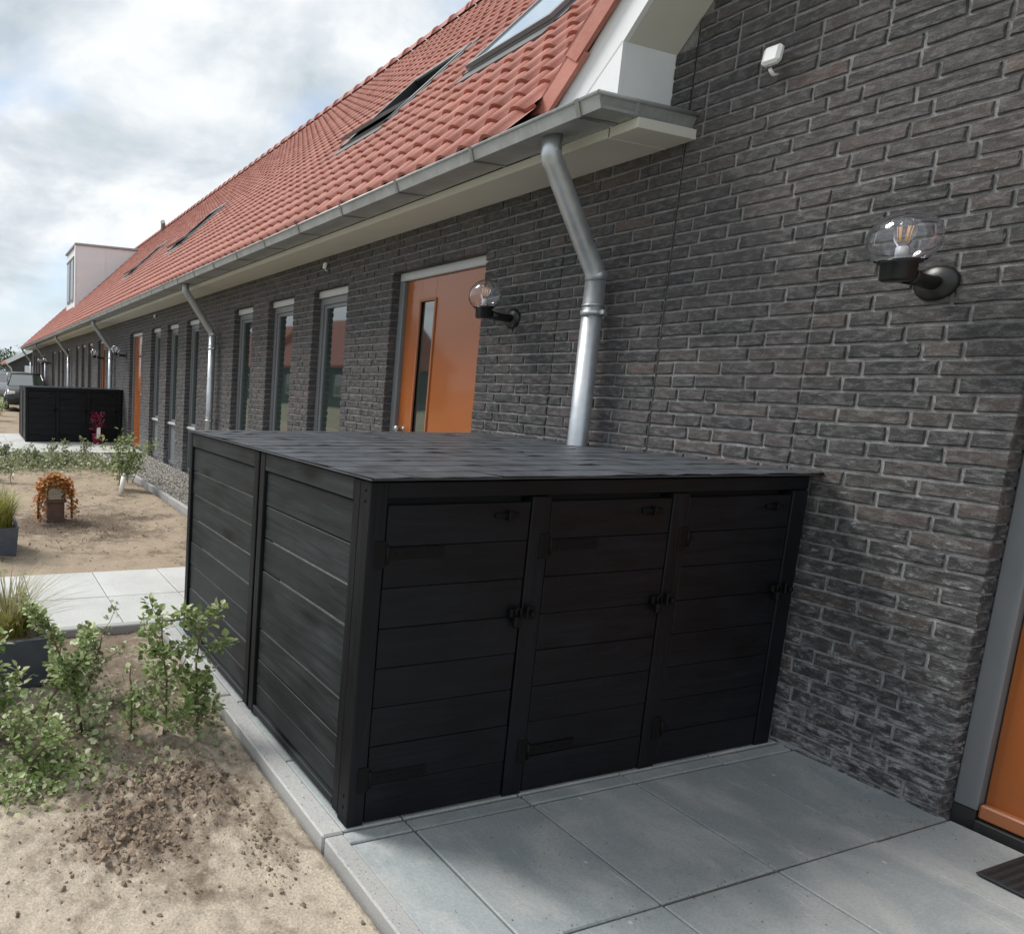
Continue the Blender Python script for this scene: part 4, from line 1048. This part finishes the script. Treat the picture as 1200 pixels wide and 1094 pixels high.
    for r_ in range(rows):
        # shingle courses run along x, each overlapping the one behind
        off = 0 if r_ % 2 else -.16; x = -W - .014 + off
        while x < -.005:
            xa = max(x, -W - .014); xb = min(x + .327, -.002)
            if xb - xa > .02:
                def YY(q, xx): return -ov - .004 + (yb(xx) + ov) * q / rows
                y0a = YY(r_, xa) - .006; y0b = YY(r_, xb) - .006; y1a, y1b = YY(r_ + 1, xa), YY(r_ + 1, xb); nz = 5
                zl = zR + .0068; l = [random.uniform(0, .0012) + (random.uniform(.001, .004) if random.random() < .12 else 0) + (random.uniform(0, .004) if r_ == 0 else 0) for _ in range(nz + 1)]
                j = random.uniform(-.004, .004); vs = []
                for q in range(nz + 1):
                    xx = xa + .0015 + (xb - xa - .003) * q / nz; ya = y0a + (y0b - y0a) * q / nz; y1_ = y1a + (y1b - y1a) * q / nz
                    vs += [(xx, ya + j, zl + l[q] - .0005), (xx, ya + j, zl + l[q] + .0022), (xx, y1_, zl + .0012)]
                fs = []
                for q in range(nz): a = q * 3; fs += [(a, a + 3, a + 4, a + 1), (a + 1, a + 4, a + 5, a + 2)]
                m = MB(); m.add(vs, fs); m.build('shingle', M_FELT, rf, fix=False)
            x += .327
    m = MB(); m.box(-.03, -.018, zR + .001, .0, -.006, zR + .012, .001); m.build('edge_trim', M_BLKMET, rf)
    return t
shed = make_shed(); tag(shed, 'large black wooden bin shed with three doors in the foreground, against the wall', 'bin shed', 'black three-door bin sheds')
shed2 = copy_tree(shed); shed2.location = (0, 13.05, 0); tag(shed2, 'small-looking black three-door bin shed in the distance, beside the far orange door', 'bin shed', 'black three-door bin sheds')

# ------------------------------------------------------------------ plants
def leaf_var(seed, l=1.0, w=.55):
    r = random.Random(seed); b = .25
    V = np.array([(0, 0, 0), (l * .35, w * .5, b * .3), (l * .7, w * .38, b * .2), (l, 0, -.05), (l * .7, -w * .38, b * .2), (l * .35, -w * .5, b * .3)])
    F = np.array([(0, 1, 2, 3), (0, 3, 4, 5)]); return V, F
LEAFV = [leaf_var(1, 1, .72), leaf_var(2, 1, .9), leaf_var(3, .85, .6)]
def leaf_m(d, s):
    d = Vector(d); d = d.normalized() if d.length > 1e-6 else Vector((0, 0, 1)); u = Vector((random.gauss(0, .4), random.gauss(0, .4), 1)).normalized()
    y = u.cross(d); y = y.normalized() if y.length > 1e-4 else d.orthogonal().normalized(); z = d.cross(y)
    return np.array([[d[i] * s, y[i] * s, z[i] * s] for i in range(3)])
def shrub(name, x, y, z, h, spread, nleaf, ls, mat, label, cat, group=None, seed=0, branches=7, stems=1, topheavy=1.0):
    random.seed(seed); t = empty(name, (x, y, z)); tag(t, label, cat, group)
    st = MB(); items = []; tips = []
    for s in range(stems):
        bx, by = random.uniform(-.04, .04) * (stems > 1), random.uniform(-.04, .04) * (stems > 1)
        main = [Vector((bx, by, -.02))]; d = Vector((random.gauss(0, .12), random.gauss(0, .12), 1))
        for q in range(6): d = (d + Vector((random.gauss(0, .13), random.gauss(0, .13), 0))).normalized(); main.append(main[-1] + d * h / 6.2)
        st.tube(main, [.005 * h / .5 * (1 - .12 * q) + .0012 for q in range(7)], 5)
        tips.append(main)
        for b in range(branches):
            k = random.uniform(.5, 5.5) ; i = int(k); p = main[i].lerp(main[i + 1], k - i); a = random.uniform(0, 6.28)
            br = [p]; bd = Vector((math.cos(a), math.sin(a), random.uniform(.4, 1.3))).normalized(); bl = spread * random.uniform(.5, 1.1)
            for q in range(4): bd = (bd + Vector((random.gauss(0, .25), random.gauss(0, .25), .12))).normalized(); br.append(br[-1] + bd * bl / 4)
            st.tube(br, [.0025, .0022, .0018, .0014, .001], 4, caps=False); tips.append(br)
    for _ in range(nleaf):
        br = random.choice(tips); L_ = len(br) - 1; k = (random.random() ** (1 / (1 + topheavy))) * L_; i = min(int(k), L_ - 1); p = br[i].lerp(br[i + 1], k - i)
        dd = Vector((random.gauss(0, 1), random.gauss(0, 1), random.gauss(.35, .6))); s = ls * random.uniform(.6, 1.25)
        items.append((random.randrange(3), leaf_m(dd, s), tuple(p + dd.normalized() * ls * random.uniform(.2, 1.0))))
    st.build('stem', M_STEM, t, fix=False)
    link('leaves', join_copies('leaves', LEAFV, items, mat), t, kind='stuff'); return t
G = 'young hedge shrubs in the front bed'
shrub('hedge_shrub', -2.395, .76, -.03, .52, .16, 560, .032, M_LEAF, 'leafy young hedge shrub nearest the shed side, touching the black boards', 'shrub', G, 11, 10, 1, .9)
shrub('hedge_shrub', -2.547, .76, -.03, .56, .18, 620, .032, M_LEAF, 'bushy young hedge shrub second from the shed, dense at the top', 'shrub', G, 12, 11, 1, .8)
shrub('hedge_shrub', -2.674, .80, -.03, .36, .10, 150, .024, M_LEAF, 'thin low hedge shrub with few leaves, third from the shed', 'shrub', G, 13, 5, 1, .3)
shrub('hedge_shrub', -2.860, .90, -.03, .60, .15, 420, .029, M_LEAF, 'slender young hedge shrub with an isolated top sprig before the pale path', 'shrub', G, 14, 7, 1, .2)
shrub('hedge_shrub', -3.00, 1.0, -.03, .42, .22, 520, .031, M_LEAF, 'bushy hedge shrub in front of the nearer slate planter', 'shrub', G, 15, 9, 1, .4)
shrub('hedge_shrub', -3.19, .92, -.03, .36, .22, 420, .036, M_LEAF, 'broad-leaved shrub at the left edge of the front bed', 'shrub', G, 16, 8, 1, .3)
shrub('hedge_shrub', -2.78, 1.25, -.03, .42, .17, 330, .028, M_LEAFG, 'low shrub behind the front ones, halfway between planter and shed', 'shrub', G, 17, 8, 1, .3)
shrub('hedge_shrub', -3.08, .72, -.03, .24, .15, 260, .030, M_LEAF, 'knee-low bright shrub at the front left of the green bed', 'shrub', G, 18, 8, 2, .3)
shrub('hedge_shrub', -2.93, 1.45, -.03, .46, .19, 360, .029, M_LEAF, 'shrub standing right beside the nearer slate planter', 'shrub', G, 19, 8, 1, .4)
def ground_weeds(name, n, fn, zfn, ls, mat, label, h=.05):
    items = []
    for _ in range(n):
        q = fn()
        if q is None: continue
        x, y = q; hh = random.random() ** 2 * h; dd = (random.gauss(0, 1), random.gauss(0, 1), random.uniform(.1, 1.2))
        items.append((random.randrange(3), leaf_m(dd, ls * random.uniform(.5, 1.3)), (x, y, zfn(x, y) + hh)))
    link(name, join_copies(name, LEAFV, items, mat), kind='stuff', label=label, category='weeds')
def fw():
    x = random.uniform(-3.7, -2.28); y = random.gauss(.98, .18)
    if fbm(x, y, 4, 2, 8) < -.12: return None
    return x, y
ground_weeds('ground_weeds', 3800, fw, h_near, .027, M_LEAFG, 'low green weeds growing between the young hedge shrubs', .13)
def fw2():
    x = random.gauss(-3.1, .17); y = random.gauss(.62, .10); return x, y
ground_weeds('ground_weeds', 900, fw2, h_near, .024, M_LEAF, 'patch of fresh weeds at the left edge of the sandy bed', .05)
def fw3():
    x = random.uniform(-5.5, -1.05); y = random.gauss(9.6, .55)
    if y > 10.9 or y < 8: return None
    return x, y
ground_weeds('ground_cover', 6500, fw3, h_mid, .055, M_LEAFG, 'low green cover at the foot of the far hedge row', .16)
G2 = 'young hedge plants before the far path'
ORD = ['first', 'second', 'third', 'fourth', 'fifth', 'sixth', 'seventh', 'eighth', 'ninth', 'tenth', 'eleventh']
HL = ['young hedge plant before the far path, %s leftwards from the tagged bush' % o for o in ORD]
for i in range(11):
    x = -1.5 - i * .24
    shrub('hedge_plant', x, 9.4 + .15 * math.sin(i * 2.1), -.04, random.uniform(.36, .52), .2, 150, .05, M_LEAFG, HL[i], 'hedge plant', G2, 30 + i, 6, 1, .2)
for i in range(7):
    shrub('hedge_plant', -2.75 - i * .16, 7.6 + .2 * i, -.04, .4, .2, 150, .045, M_LEAFG, 'young hedge plant at the left behind the garland lantern, %s from the front' % ORD[i], 'hedge plant', 'young hedge plants left of the lantern', 60 + i, 6, 1, .2)
for i in range(8):
    shrub('garden_plant', -2.9 + i * .12 - (i % 3) * .25, 17.5 + i * .9, -.04, .55, .3, 150, .08, M_LEAF, 'blurred green plant left of the far shed, %s from the front' % ORD[i], 'plant', 'plants left of the far shed', 80 + i, 6, 2, .2)
# bush with nursery tag
shrub('rose_bush', -1.33, 7.05, -.03, .62, .40, 620, .058, M_LEAF, 'broad leafy bush by the gravel kerb in the middle distance', 'bush', None, 21, 12, 2, .8)
shrub('rose_bush', -1.12, 7.55, -.03, .50, .30, 240, .050, M_LEAF, 'smaller yellowish bush right behind the tagged bush', 'bush', None, 22, 8, 2, .8)
t = empty('plant_tag', (-1.46, 6.55, 0), label='white cylindrical tag leaning at the foot of the leafy bush', cat='plant tag')
m = MB(); m.tube([(0, 0, -.03), (.04, 0, .20)], .032, 12); m.build('tag_body', M_WPLAST, t)
m = MB(); m.tube([(.04, 0, .20), (.045, 0, .24)], [.032, .012], 12); m.build('tag_cap', M_FRAMEL, t)

def grass_tuft(parent, c, r0, h, spread, n, mat, name, wd=.004, seed=0):
    random.seed(seed); V = []; F = []
    for _ in range(n):
        a = random.uniform(0, 6.28); rr = r0 * math.sqrt(random.random()); bx, by = c[0] + rr * math.cos(a), c[1] + rr * math.sin(a)
        da = a + random.gauss(0, .5); hh = h * random.uniform(.55, 1.05); sp = spread * random.uniform(.2, 1.1); side = (-math.sin(da), math.cos(da)); b = len(V); ns = 5
        for q in range(ns + 1):
            k = q / ns; w = wd * (1 - k) ** .6 + .0004; d = sp * k ** 2; z = c[2] + hh * (k - .22 * k ** 3 * (sp / spread))
            px, py = bx + math.cos(da) * d, by + math.sin(da) * d; V += [(px - side[0] * w, py - side[1] * w, z), (px + side[0] * w, py + side[1] * w, z)]
        F += [(b + 2 * q, b + 2 * q + 1, b + 2 * q + 3, b + 2 * q + 2) for q in range(ns)]
    return link(name, np_mesh(name, np.array(V), np.array(F), mat, True), parent, kind='stuff')
def planter(x, y, sx, sy, h, label, rz=0.0):
    t = empty('planter', (x, y, -.04), rz, label=label, cat='planter'); m = MB(); w = .022
    m.add([(-sx * .46, -sy * .46, 0), (sx * .46, -sy * .46, 0), (sx * .46, sy * .46, 0), (-sx * .46, sy * .46, 0), (-sx / 2, -sy / 2, h), (sx / 2, -sy / 2, h), (sx / 2, sy / 2, h), (-sx / 2, sy / 2, h),
           (-sx / 2 + w, -sy / 2 + w, h), (sx / 2 - w, -sy / 2 + w, h), (sx / 2 - w, sy / 2 - w, h), (-sx / 2 + w, sy / 2 - w, h), (-sx / 2 + w, -sy / 2 + w, h - .04), (sx / 2 - w, -sy / 2 + w, h - .04), (sx / 2 - w, sy / 2 - w, h - .04), (-sx / 2 + w, sy / 2 - w, h - .04)],
          [(0, 3, 2, 1), (0, 1, 5, 4), (1, 2, 6, 5), (2, 3, 7, 6), (3, 0, 4, 7), (4, 5, 9, 8), (5, 6, 10, 9), (6, 7, 11, 10), (7, 4, 8, 11), (8, 9, 13, 12), (9, 10, 14, 13), (10, 11, 15, 14), (11, 8, 12, 15)])
    m.build('box', M_SLATE, t)
    m = MB(); m.add([(-sx / 2 + w, -sy / 2 + w, h - .035), (sx / 2 - w, -sy / 2 + w, h - .035), (sx / 2 - w, sy / 2 - w, h - .035), (-sx / 2 + w, sy / 2 - w, h - .035)], [(0, 1, 2, 3)]); m.build('potting_soil', M_CLOD, t); return t
planter(-3.17, 1.56, .42, .42, .24, 'dark slate planter at the left edge, nearer of the two, half hidden by shrubs', .08)
t = empty('ornamental_grass', (-3.12, 1.56, .15), label='spiky ornamental grass with arching blades in the nearer slate planter', cat='ornamental grass')
grass_tuft(t, (0, 0, 0), .08, .20, .14, 380, M_GRASSY, 'green_tuft', .0035, 3); grass_tuft(t, (0, 0, 0), .06, .36, .40, 210, M_GRASST, 'arching_blades', .0034, 4)
planter(-3.17, 4.0, .50, .46, .24, 'low slate planter at the left edge beyond the pale path')
t = empty('ornamental_grass', (-3.12, 4.0, .16), label='bright yellow green grass tuft in the farther slate planter', cat='ornamental grass')
grass_tuft(t, (0, 0, 0), .16, .36, .20, 700, M_GRASSY, 'green_tuft', .004, 5); grass_tuft(t, (0, 0, 0), .14, .45, .30, 200, M_GRASST, 'arching_blades', .003, 6)

# lantern with dry-leaf garland
t = empty('garden_lantern', (-2.47, 5.15, -.04), R(8), label='brown wooden lantern standing in the raked bed', cat='lantern'); m = MB()
m.box(-.10, -.09, 0, .10, .09, .03, .004); m.box(-.09, -.08, .03, .09, .08, .20, .004); m.box(-.11, -.10, .20, .11, .10, .225, .004); m.build('wooden_base', M_LANT, t)
m = MB()
for sx in (-1, 1):
    for sy in (-1, 1): m.box(sx * .09 - .008, sy * .08 - .008, .2255, sx * .09 + .008, sy * .08 + .008, .40, .002)
m.box(-.11, -.10, .4005, .11, .10, .42, .004); m.box(-.06, -.055, .4205, .06, .055, .45, .004); m.build('lantern_frame', M_LANT, t)
m = MB(); m.box(-.082, -.072, .228, .082, .072, .398); m.build('glass', M_GLASS, t)
m = MB(); m.tube([(.03 * math.cos(a / 8 * math.pi) * 1.6, 0, .45 + .05 * math.sin(a / 8 * math.pi)) for a in range(9)], .005, 6); m.build('handle', M_BLKMET, t)
t = empty('leaf_garland', (-2.47, 5.09, -.04), label='arched garland of orange dry leaves draped round the wooden lantern', cat='garland'); m = MB(); pts = []
for i in range(25):
    a = i / 24; an = math.pi * a; pts.append(Vector((-.17 * math.cos(an), -.04, .04 + (.41 * math.sin(an) ** .55 if 0 < a < 1 else 0))))
m.tube(pts, .012, 6); m.build('twig_ring', M_STEM, t); items = []; random.seed(77)
for _ in range(950):
    k = random.uniform(0, 23.99); i = int(k); p = pts[i].lerp(pts[i + 1], k - i) + Vector((random.gauss(0, .030), random.gauss(0, .028), random.gauss(0, .026)))
    items.append((random.randrange(3), leaf_m((random.gauss(0, 1), random.gauss(0, 1), random.gauss(0, 1)), random.uniform(.025, .05)), tuple(p)))
link('dry_leaves', join_copies('dry_leaves', LEAFV, items, M_DRYLEAF), t, kind='stuff')

# crimson flower in a pot before the far shed
t = empty('flower_pot', (-.62, 12.75, 0), label='pot of crimson flowers standing before the far black shed', cat='potted plant')
m = MB(); m.lathe([(0, 0), (.09, 0), (.12, .20), (.13, .20), (.13, .22), (.11, .22), (.10, .18), (0, .18)], (0, 0, 0), 16); m.build('pot', simple('crimson_glaze', (.30, .02, .07), .4), t)
m = MB(); m.box(-.04, -.135, .16, .04, -.125, .36, .004); m.build('white_label', M_WPLAST, t); items = []
for _ in range(170):
    an = random.uniform(0, 6.28); r_ = .19 * math.sqrt(random.random()); items.append((random.randrange(3), leaf_m((math.cos(an), math.sin(an), random.uniform(0, 1.4)), random.uniform(.04, .075)), (r_ * math.cos(an) * .8, r_ * math.sin(an) * .7,   .28 + .38 * random.random())))
link('flowers', join_copies('flowers', LEAFV, items, M_FLOWER), t, kind='stuff')
m = MB()
for a in range(7): m.tube([(0, 0, .15), (.1 * math.cos(a), .1 * math.sin(a), .45), (.15 * math.cos(a), .13 * math.sin(a), .55)], .006, 5)
m.build('stems', M_STEM, t)

# ------------------------------------------------------------------ parked car
def car(x, y, rz, paint, label, group=None):
    t = empty('parked_car', (x, y, 0), rz, label=label, cat='car', group=group)
    # profile along length (local y forward -), cross sections
    sec = [(-2.15, .28, .62, .66, .62), (-2.05, .22, .74, .82, .78), (-1.3, .20, .93, .86, .80), (-.85, .20, .98, .87, .80), (1.75, .20, 1.0, .87, .80), (2.05, .24, .96, .82, .76), (2.15, .34, .84, .74, .7)]
    m = MB(); vs = []
    for (yy, z0, z1, wb, wt) in sec: vs += [(-wb, yy, z0), (-wb - .02, yy, (z0 + z1) * .5), (-wt, yy, z1 - .03), (-wt + .1, yy, z1), (wt - .1, yy, z1), (wt, yy, z1 - .03), (wb + .02, yy, (z0 + z1) * .5), (wb, yy, z0)]
    fs = [tuple(range(8)), tuple(range(48, 56))[::-1]]
    for i in range(6):
        for k in range(8): fs.append((i * 8 + k, i * 8 + (k + 1) % 8, (i + 1) * 8 + (k + 1) % 8, (i + 1) * 8 + k))
    m.add(vs, fs, True); m.build('body', paint, t)
    cab = [(-.95, .98, .72), (-.25, 1.42, .60), (1.25, 1.46, .60), (1.95, 1.02, .70)]; m = MB(); vs = []
    for yy, z1, w in cab: vs += [(-w, yy, z1 - .01), (w, yy, z1 - .01)]
    lo = [(-.95, .97), (1.95, .99)]
    vs += [(-.76, -.95, .96), (.76, -.95, .96), (-.76, 1.95, .96), (.76, 1.95, .96)]
    m.add(vs, [(0, 1, 3, 2), (4, 5, 7, 6), (8, 0, 2, 4, 6, 10), (9, 11, 7, 5, 3, 1), (8, 9, 1, 0), (10, 6, 7, 11)]); m.build('window_band', M_GLASS, t)
    m = MB(); m.add([(-.61, -.25, 1.42), (.61, -.25, 1.42), (.61, 1.25, 1.46), (-.61, 1.25, 1.46), (-.56, -.2, 1.47), (.56, -.2, 1.47), (.56, 1.2, 1.50), (-.56, 1.2, 1.50)], [(0, 1, 5, 4), (1, 2, 6, 5), (2, 3, 7, 6), (3, 0, 4, 7), (4, 5, 6, 7)]); m.build('roof', paint, t)
    for s in (-1, 1):
        m = MB(); m.tube([(s * .74, .35, .98), (s * .61, .35, 1.44)], .03, 6); m.tube([(s * .745, -.93, .98), (s * .61, -.25, 1.43)], .03, 6); m.tube([(s * .72, 1.93, 1.0), (s * .61, 1.25, 1.46)], .035, 6); m.build('pillar', paint, t)
        m = MB(); m.box(s * .62 - .16, -2.12, .62, s * .62 + .16, -2.02, .76, .03); m.build('headlight', M_WPLAST, t)
        for yy in (-1.35, 1.4):
            m = MB(); prof = [(.18, -.10), (.30, -.11), (.325, -.07), (.325, .07), (.30, .11), (.18, .10)]; m.lathe(prof, (s * .80, yy, .325), 20, 'X'); wl = m.build('wheel', M_BLKPL, t)
            m = MB(); m.lathe([(0, -.09), (.05, -.10), (.08, -.06), (.19, -.09), (.2, .0), (.19, .09), (.08, .06), (.05, .10), (0, .09)], (s * .80, yy, .325), 20, 'X'); m.build('rim', M_STEEL, wl)
    m = MB(); m.box(-.5, -2.16, .34, .5, -2.10, .52, .02); m.build('grille', M_BLKPL, t)
    m = MB(); m.box(-.26, -2.175, .46, .26, -2.161, .56, .004); m.build('number_plate', M_WPLAST, t)
    return t
M_CARB = simple('car_black', (.006, .006, .007), .3, var=.05, coat=.25); M_CARS = simple('car_silver', (.42, .44, .46), .25, metal=.4, var=.05, coat=.6)
M_CARR = simple('car_brown', (.16, .05, .03), .25, var=.05, coat=.8)
car(-.95, 27.6, R(-3), M_CARB, 'black car parked facing the camera, left of the far shed')
car(-.9, 35.5, R(84), M_CARS, 'silver hatchback parked crosswise behind the black car')
car(-3.5, 30.5, R(0), M_CARR, 'red-brown car cut by the left edge of the photograph')

# ------------------------------------------------------------------ far background
t = empty('detached_house', (0, 50, 0), label='distant brick house with a white verge beyond the end of the row', cat='house')
m = MB(); m.prism([(-.15, -.1), (9.5, -.1), (9.5, 2.3), (4.7, 4.8), (-.15, 2.3)], 'Y', 0, 9); m.build('wall', M_BRICKD, t)
m = MB(); 
for q in ((-.55, 2.15, 4.7, 5.0), (9.9, 2.15, 4.7, 5.0)): m.add([(q[0], -.3, q[1]), (q[2], -.3, q[3]), (q[2], 9.2, q[3]), (q[0], 9.2, q[1]), (q[0], -.3, q[1] + .2), (q[2], -.3, q[3] + .2), (q[2], 9.2, q[3] + .2), (q[0], 9.2, q[1] + .2)], [(0, 1, 2, 3), (4, 7, 6, 5), (0, 4, 5, 1), (2, 6, 7, 3), (0, 3, 7, 4), (1, 5, 6, 2)])
m.build('roof', M_TILE, t)
m = MB(); m.add([(-.6, -.36, 2.08), (4.7, -.36, 4.85), (4.7, -.36, 5.25), (-.6, -.36, 2.42), (-.6, -.31, 2.08), (4.7, -.31, 4.85), (4.7, -.31, 5.25), (-.6, -.31, 2.42)], [(0, 1, 2, 3), (4, 7, 6, 5), (0, 4, 5, 1), (2, 6, 7, 3), (0, 3, 7, 4)]); m.build('verge_board', M_WHITE, t)
m = MB(); m.tube([(-.5, -.1, 2.1), (-.2, -.08, 1.75), (-.2, -.08, 0)], .06, 8); m.build('downpipe', M_ZINC, t)
m = MB(); m.box(.75, -.05, 1.0, 1.9, -.005, 2.05, .01); m.build('garage_door', M_WHITE, t)
t = empty('garden_wall', (0, 44, 0), label='long low dark garden fence with a pale coping beyond the cars', cat='fence')
for i in range(9):
    m = MB(); m.box(-14 + i * 1.6, 0, 0, -12.45 + i * 1.6, .06, 1.50, .01); m.build('fence_panel', simple('fence_dark_%d' % i, (.055, .065, .055), .8), t)
m = MB(); m.box(-14.05, -.05, 1.502, .4, .1, 1.56, .01); m.build('coping', M_KERB, t)

for q, (yy, lb) in enumerate(((43, 'brick house across the green, out of view, seen mirrored in the near window panes'), (61, 'red roofed house farther across the green, mirrored in the near window panes'))):
    t = empty('detached_house', (-24, yy, 0), label=lb, cat='house')
    m = MB(); m.prism([(0, -.1), (14, -.1), (14, 3.0), (0, 3.0)], 'Y', -5, 0) if False else m.box(-9, 0, -.1, 0, 15, 3.0); m.build('wall', M_BRICKD, t)
    m = MB(); m.prism([(.4, 2.9), (.4, 3.1), (-4.5, 7.4), (-9.4, 3.1), (-9.4, 2.9)], 'Y', -.3, 15.3); m.build('roof', M_TILE, t)
    for w_ in range(5):
        m = MB(); m.box(-.02, 1.2 + w_ * 2.8, .6, .04, 2.4 + w_ * 2.8, 2.3, .01); m.build('window', M_WHITE, t)
        m = MB(); m.box(.041, 1.3 + w_ * 2.8, .7, .05, 2.3 + w_ * 2.8, 2.2); m.build('pane', M_GLASS, t)
def tree(x, y, h, cr, label, seed):
    random.seed(seed); t = empty('tree', (x, y, 0), label=label, cat='tree', group='distant trees on the horizon'); m = MB()
    m.tube([(0, 0, -.1), (.1, 0, h * .3), (.05, .1, h * .6)], [.22, .16, .1], 8)
    for a in range(6): m.tube([(.08, 0, h * (.3 + .05 * a)), (math.cos(a) * cr * .5, math.sin(a) * cr * .5, h * (.55 + .05 * a))], [.09, .04], 6)
    m.build('trunk', M_STEM, t); items = []
    cl = [(Vector((random.gauss(0, cr * .45), random.gauss(0, cr * .45), h * random.uniform(.38, .92))), random.uniform(.25, .5) * cr) for _ in range(16)]
    for _ in range(1500):
        c, r_ = random.choice(cl); d = Vector((random.gauss(0, 1), random.gauss(0, 1), random.gauss(0, 1))).normalized(); p = c + d * r_ * random.random() ** .4
        items.append((random.randrange(3), leaf_m(d + Vector((random.gauss(0, .5),) * 3), random.uniform(.25, .45)), tuple(p)))
    link('crown', join_copies('crown', LEAFV, items, M_TREE), t, kind='stuff')
for i, (x, y, h, cr) in enumerate(((-9, 120, 6.2, 4.5), (-4.5, 125, 5.6, 4), (-14, 118, 6.8, 4.5), (0.5, 122, 5.2, 4), (-20, 130, 7, 5), (4, 128, 5, 4))):
    tree(x, y, h, cr, 'distant dark tree on the horizon, %s in line, partly behind the fence' % ORD[i], 200 + i)
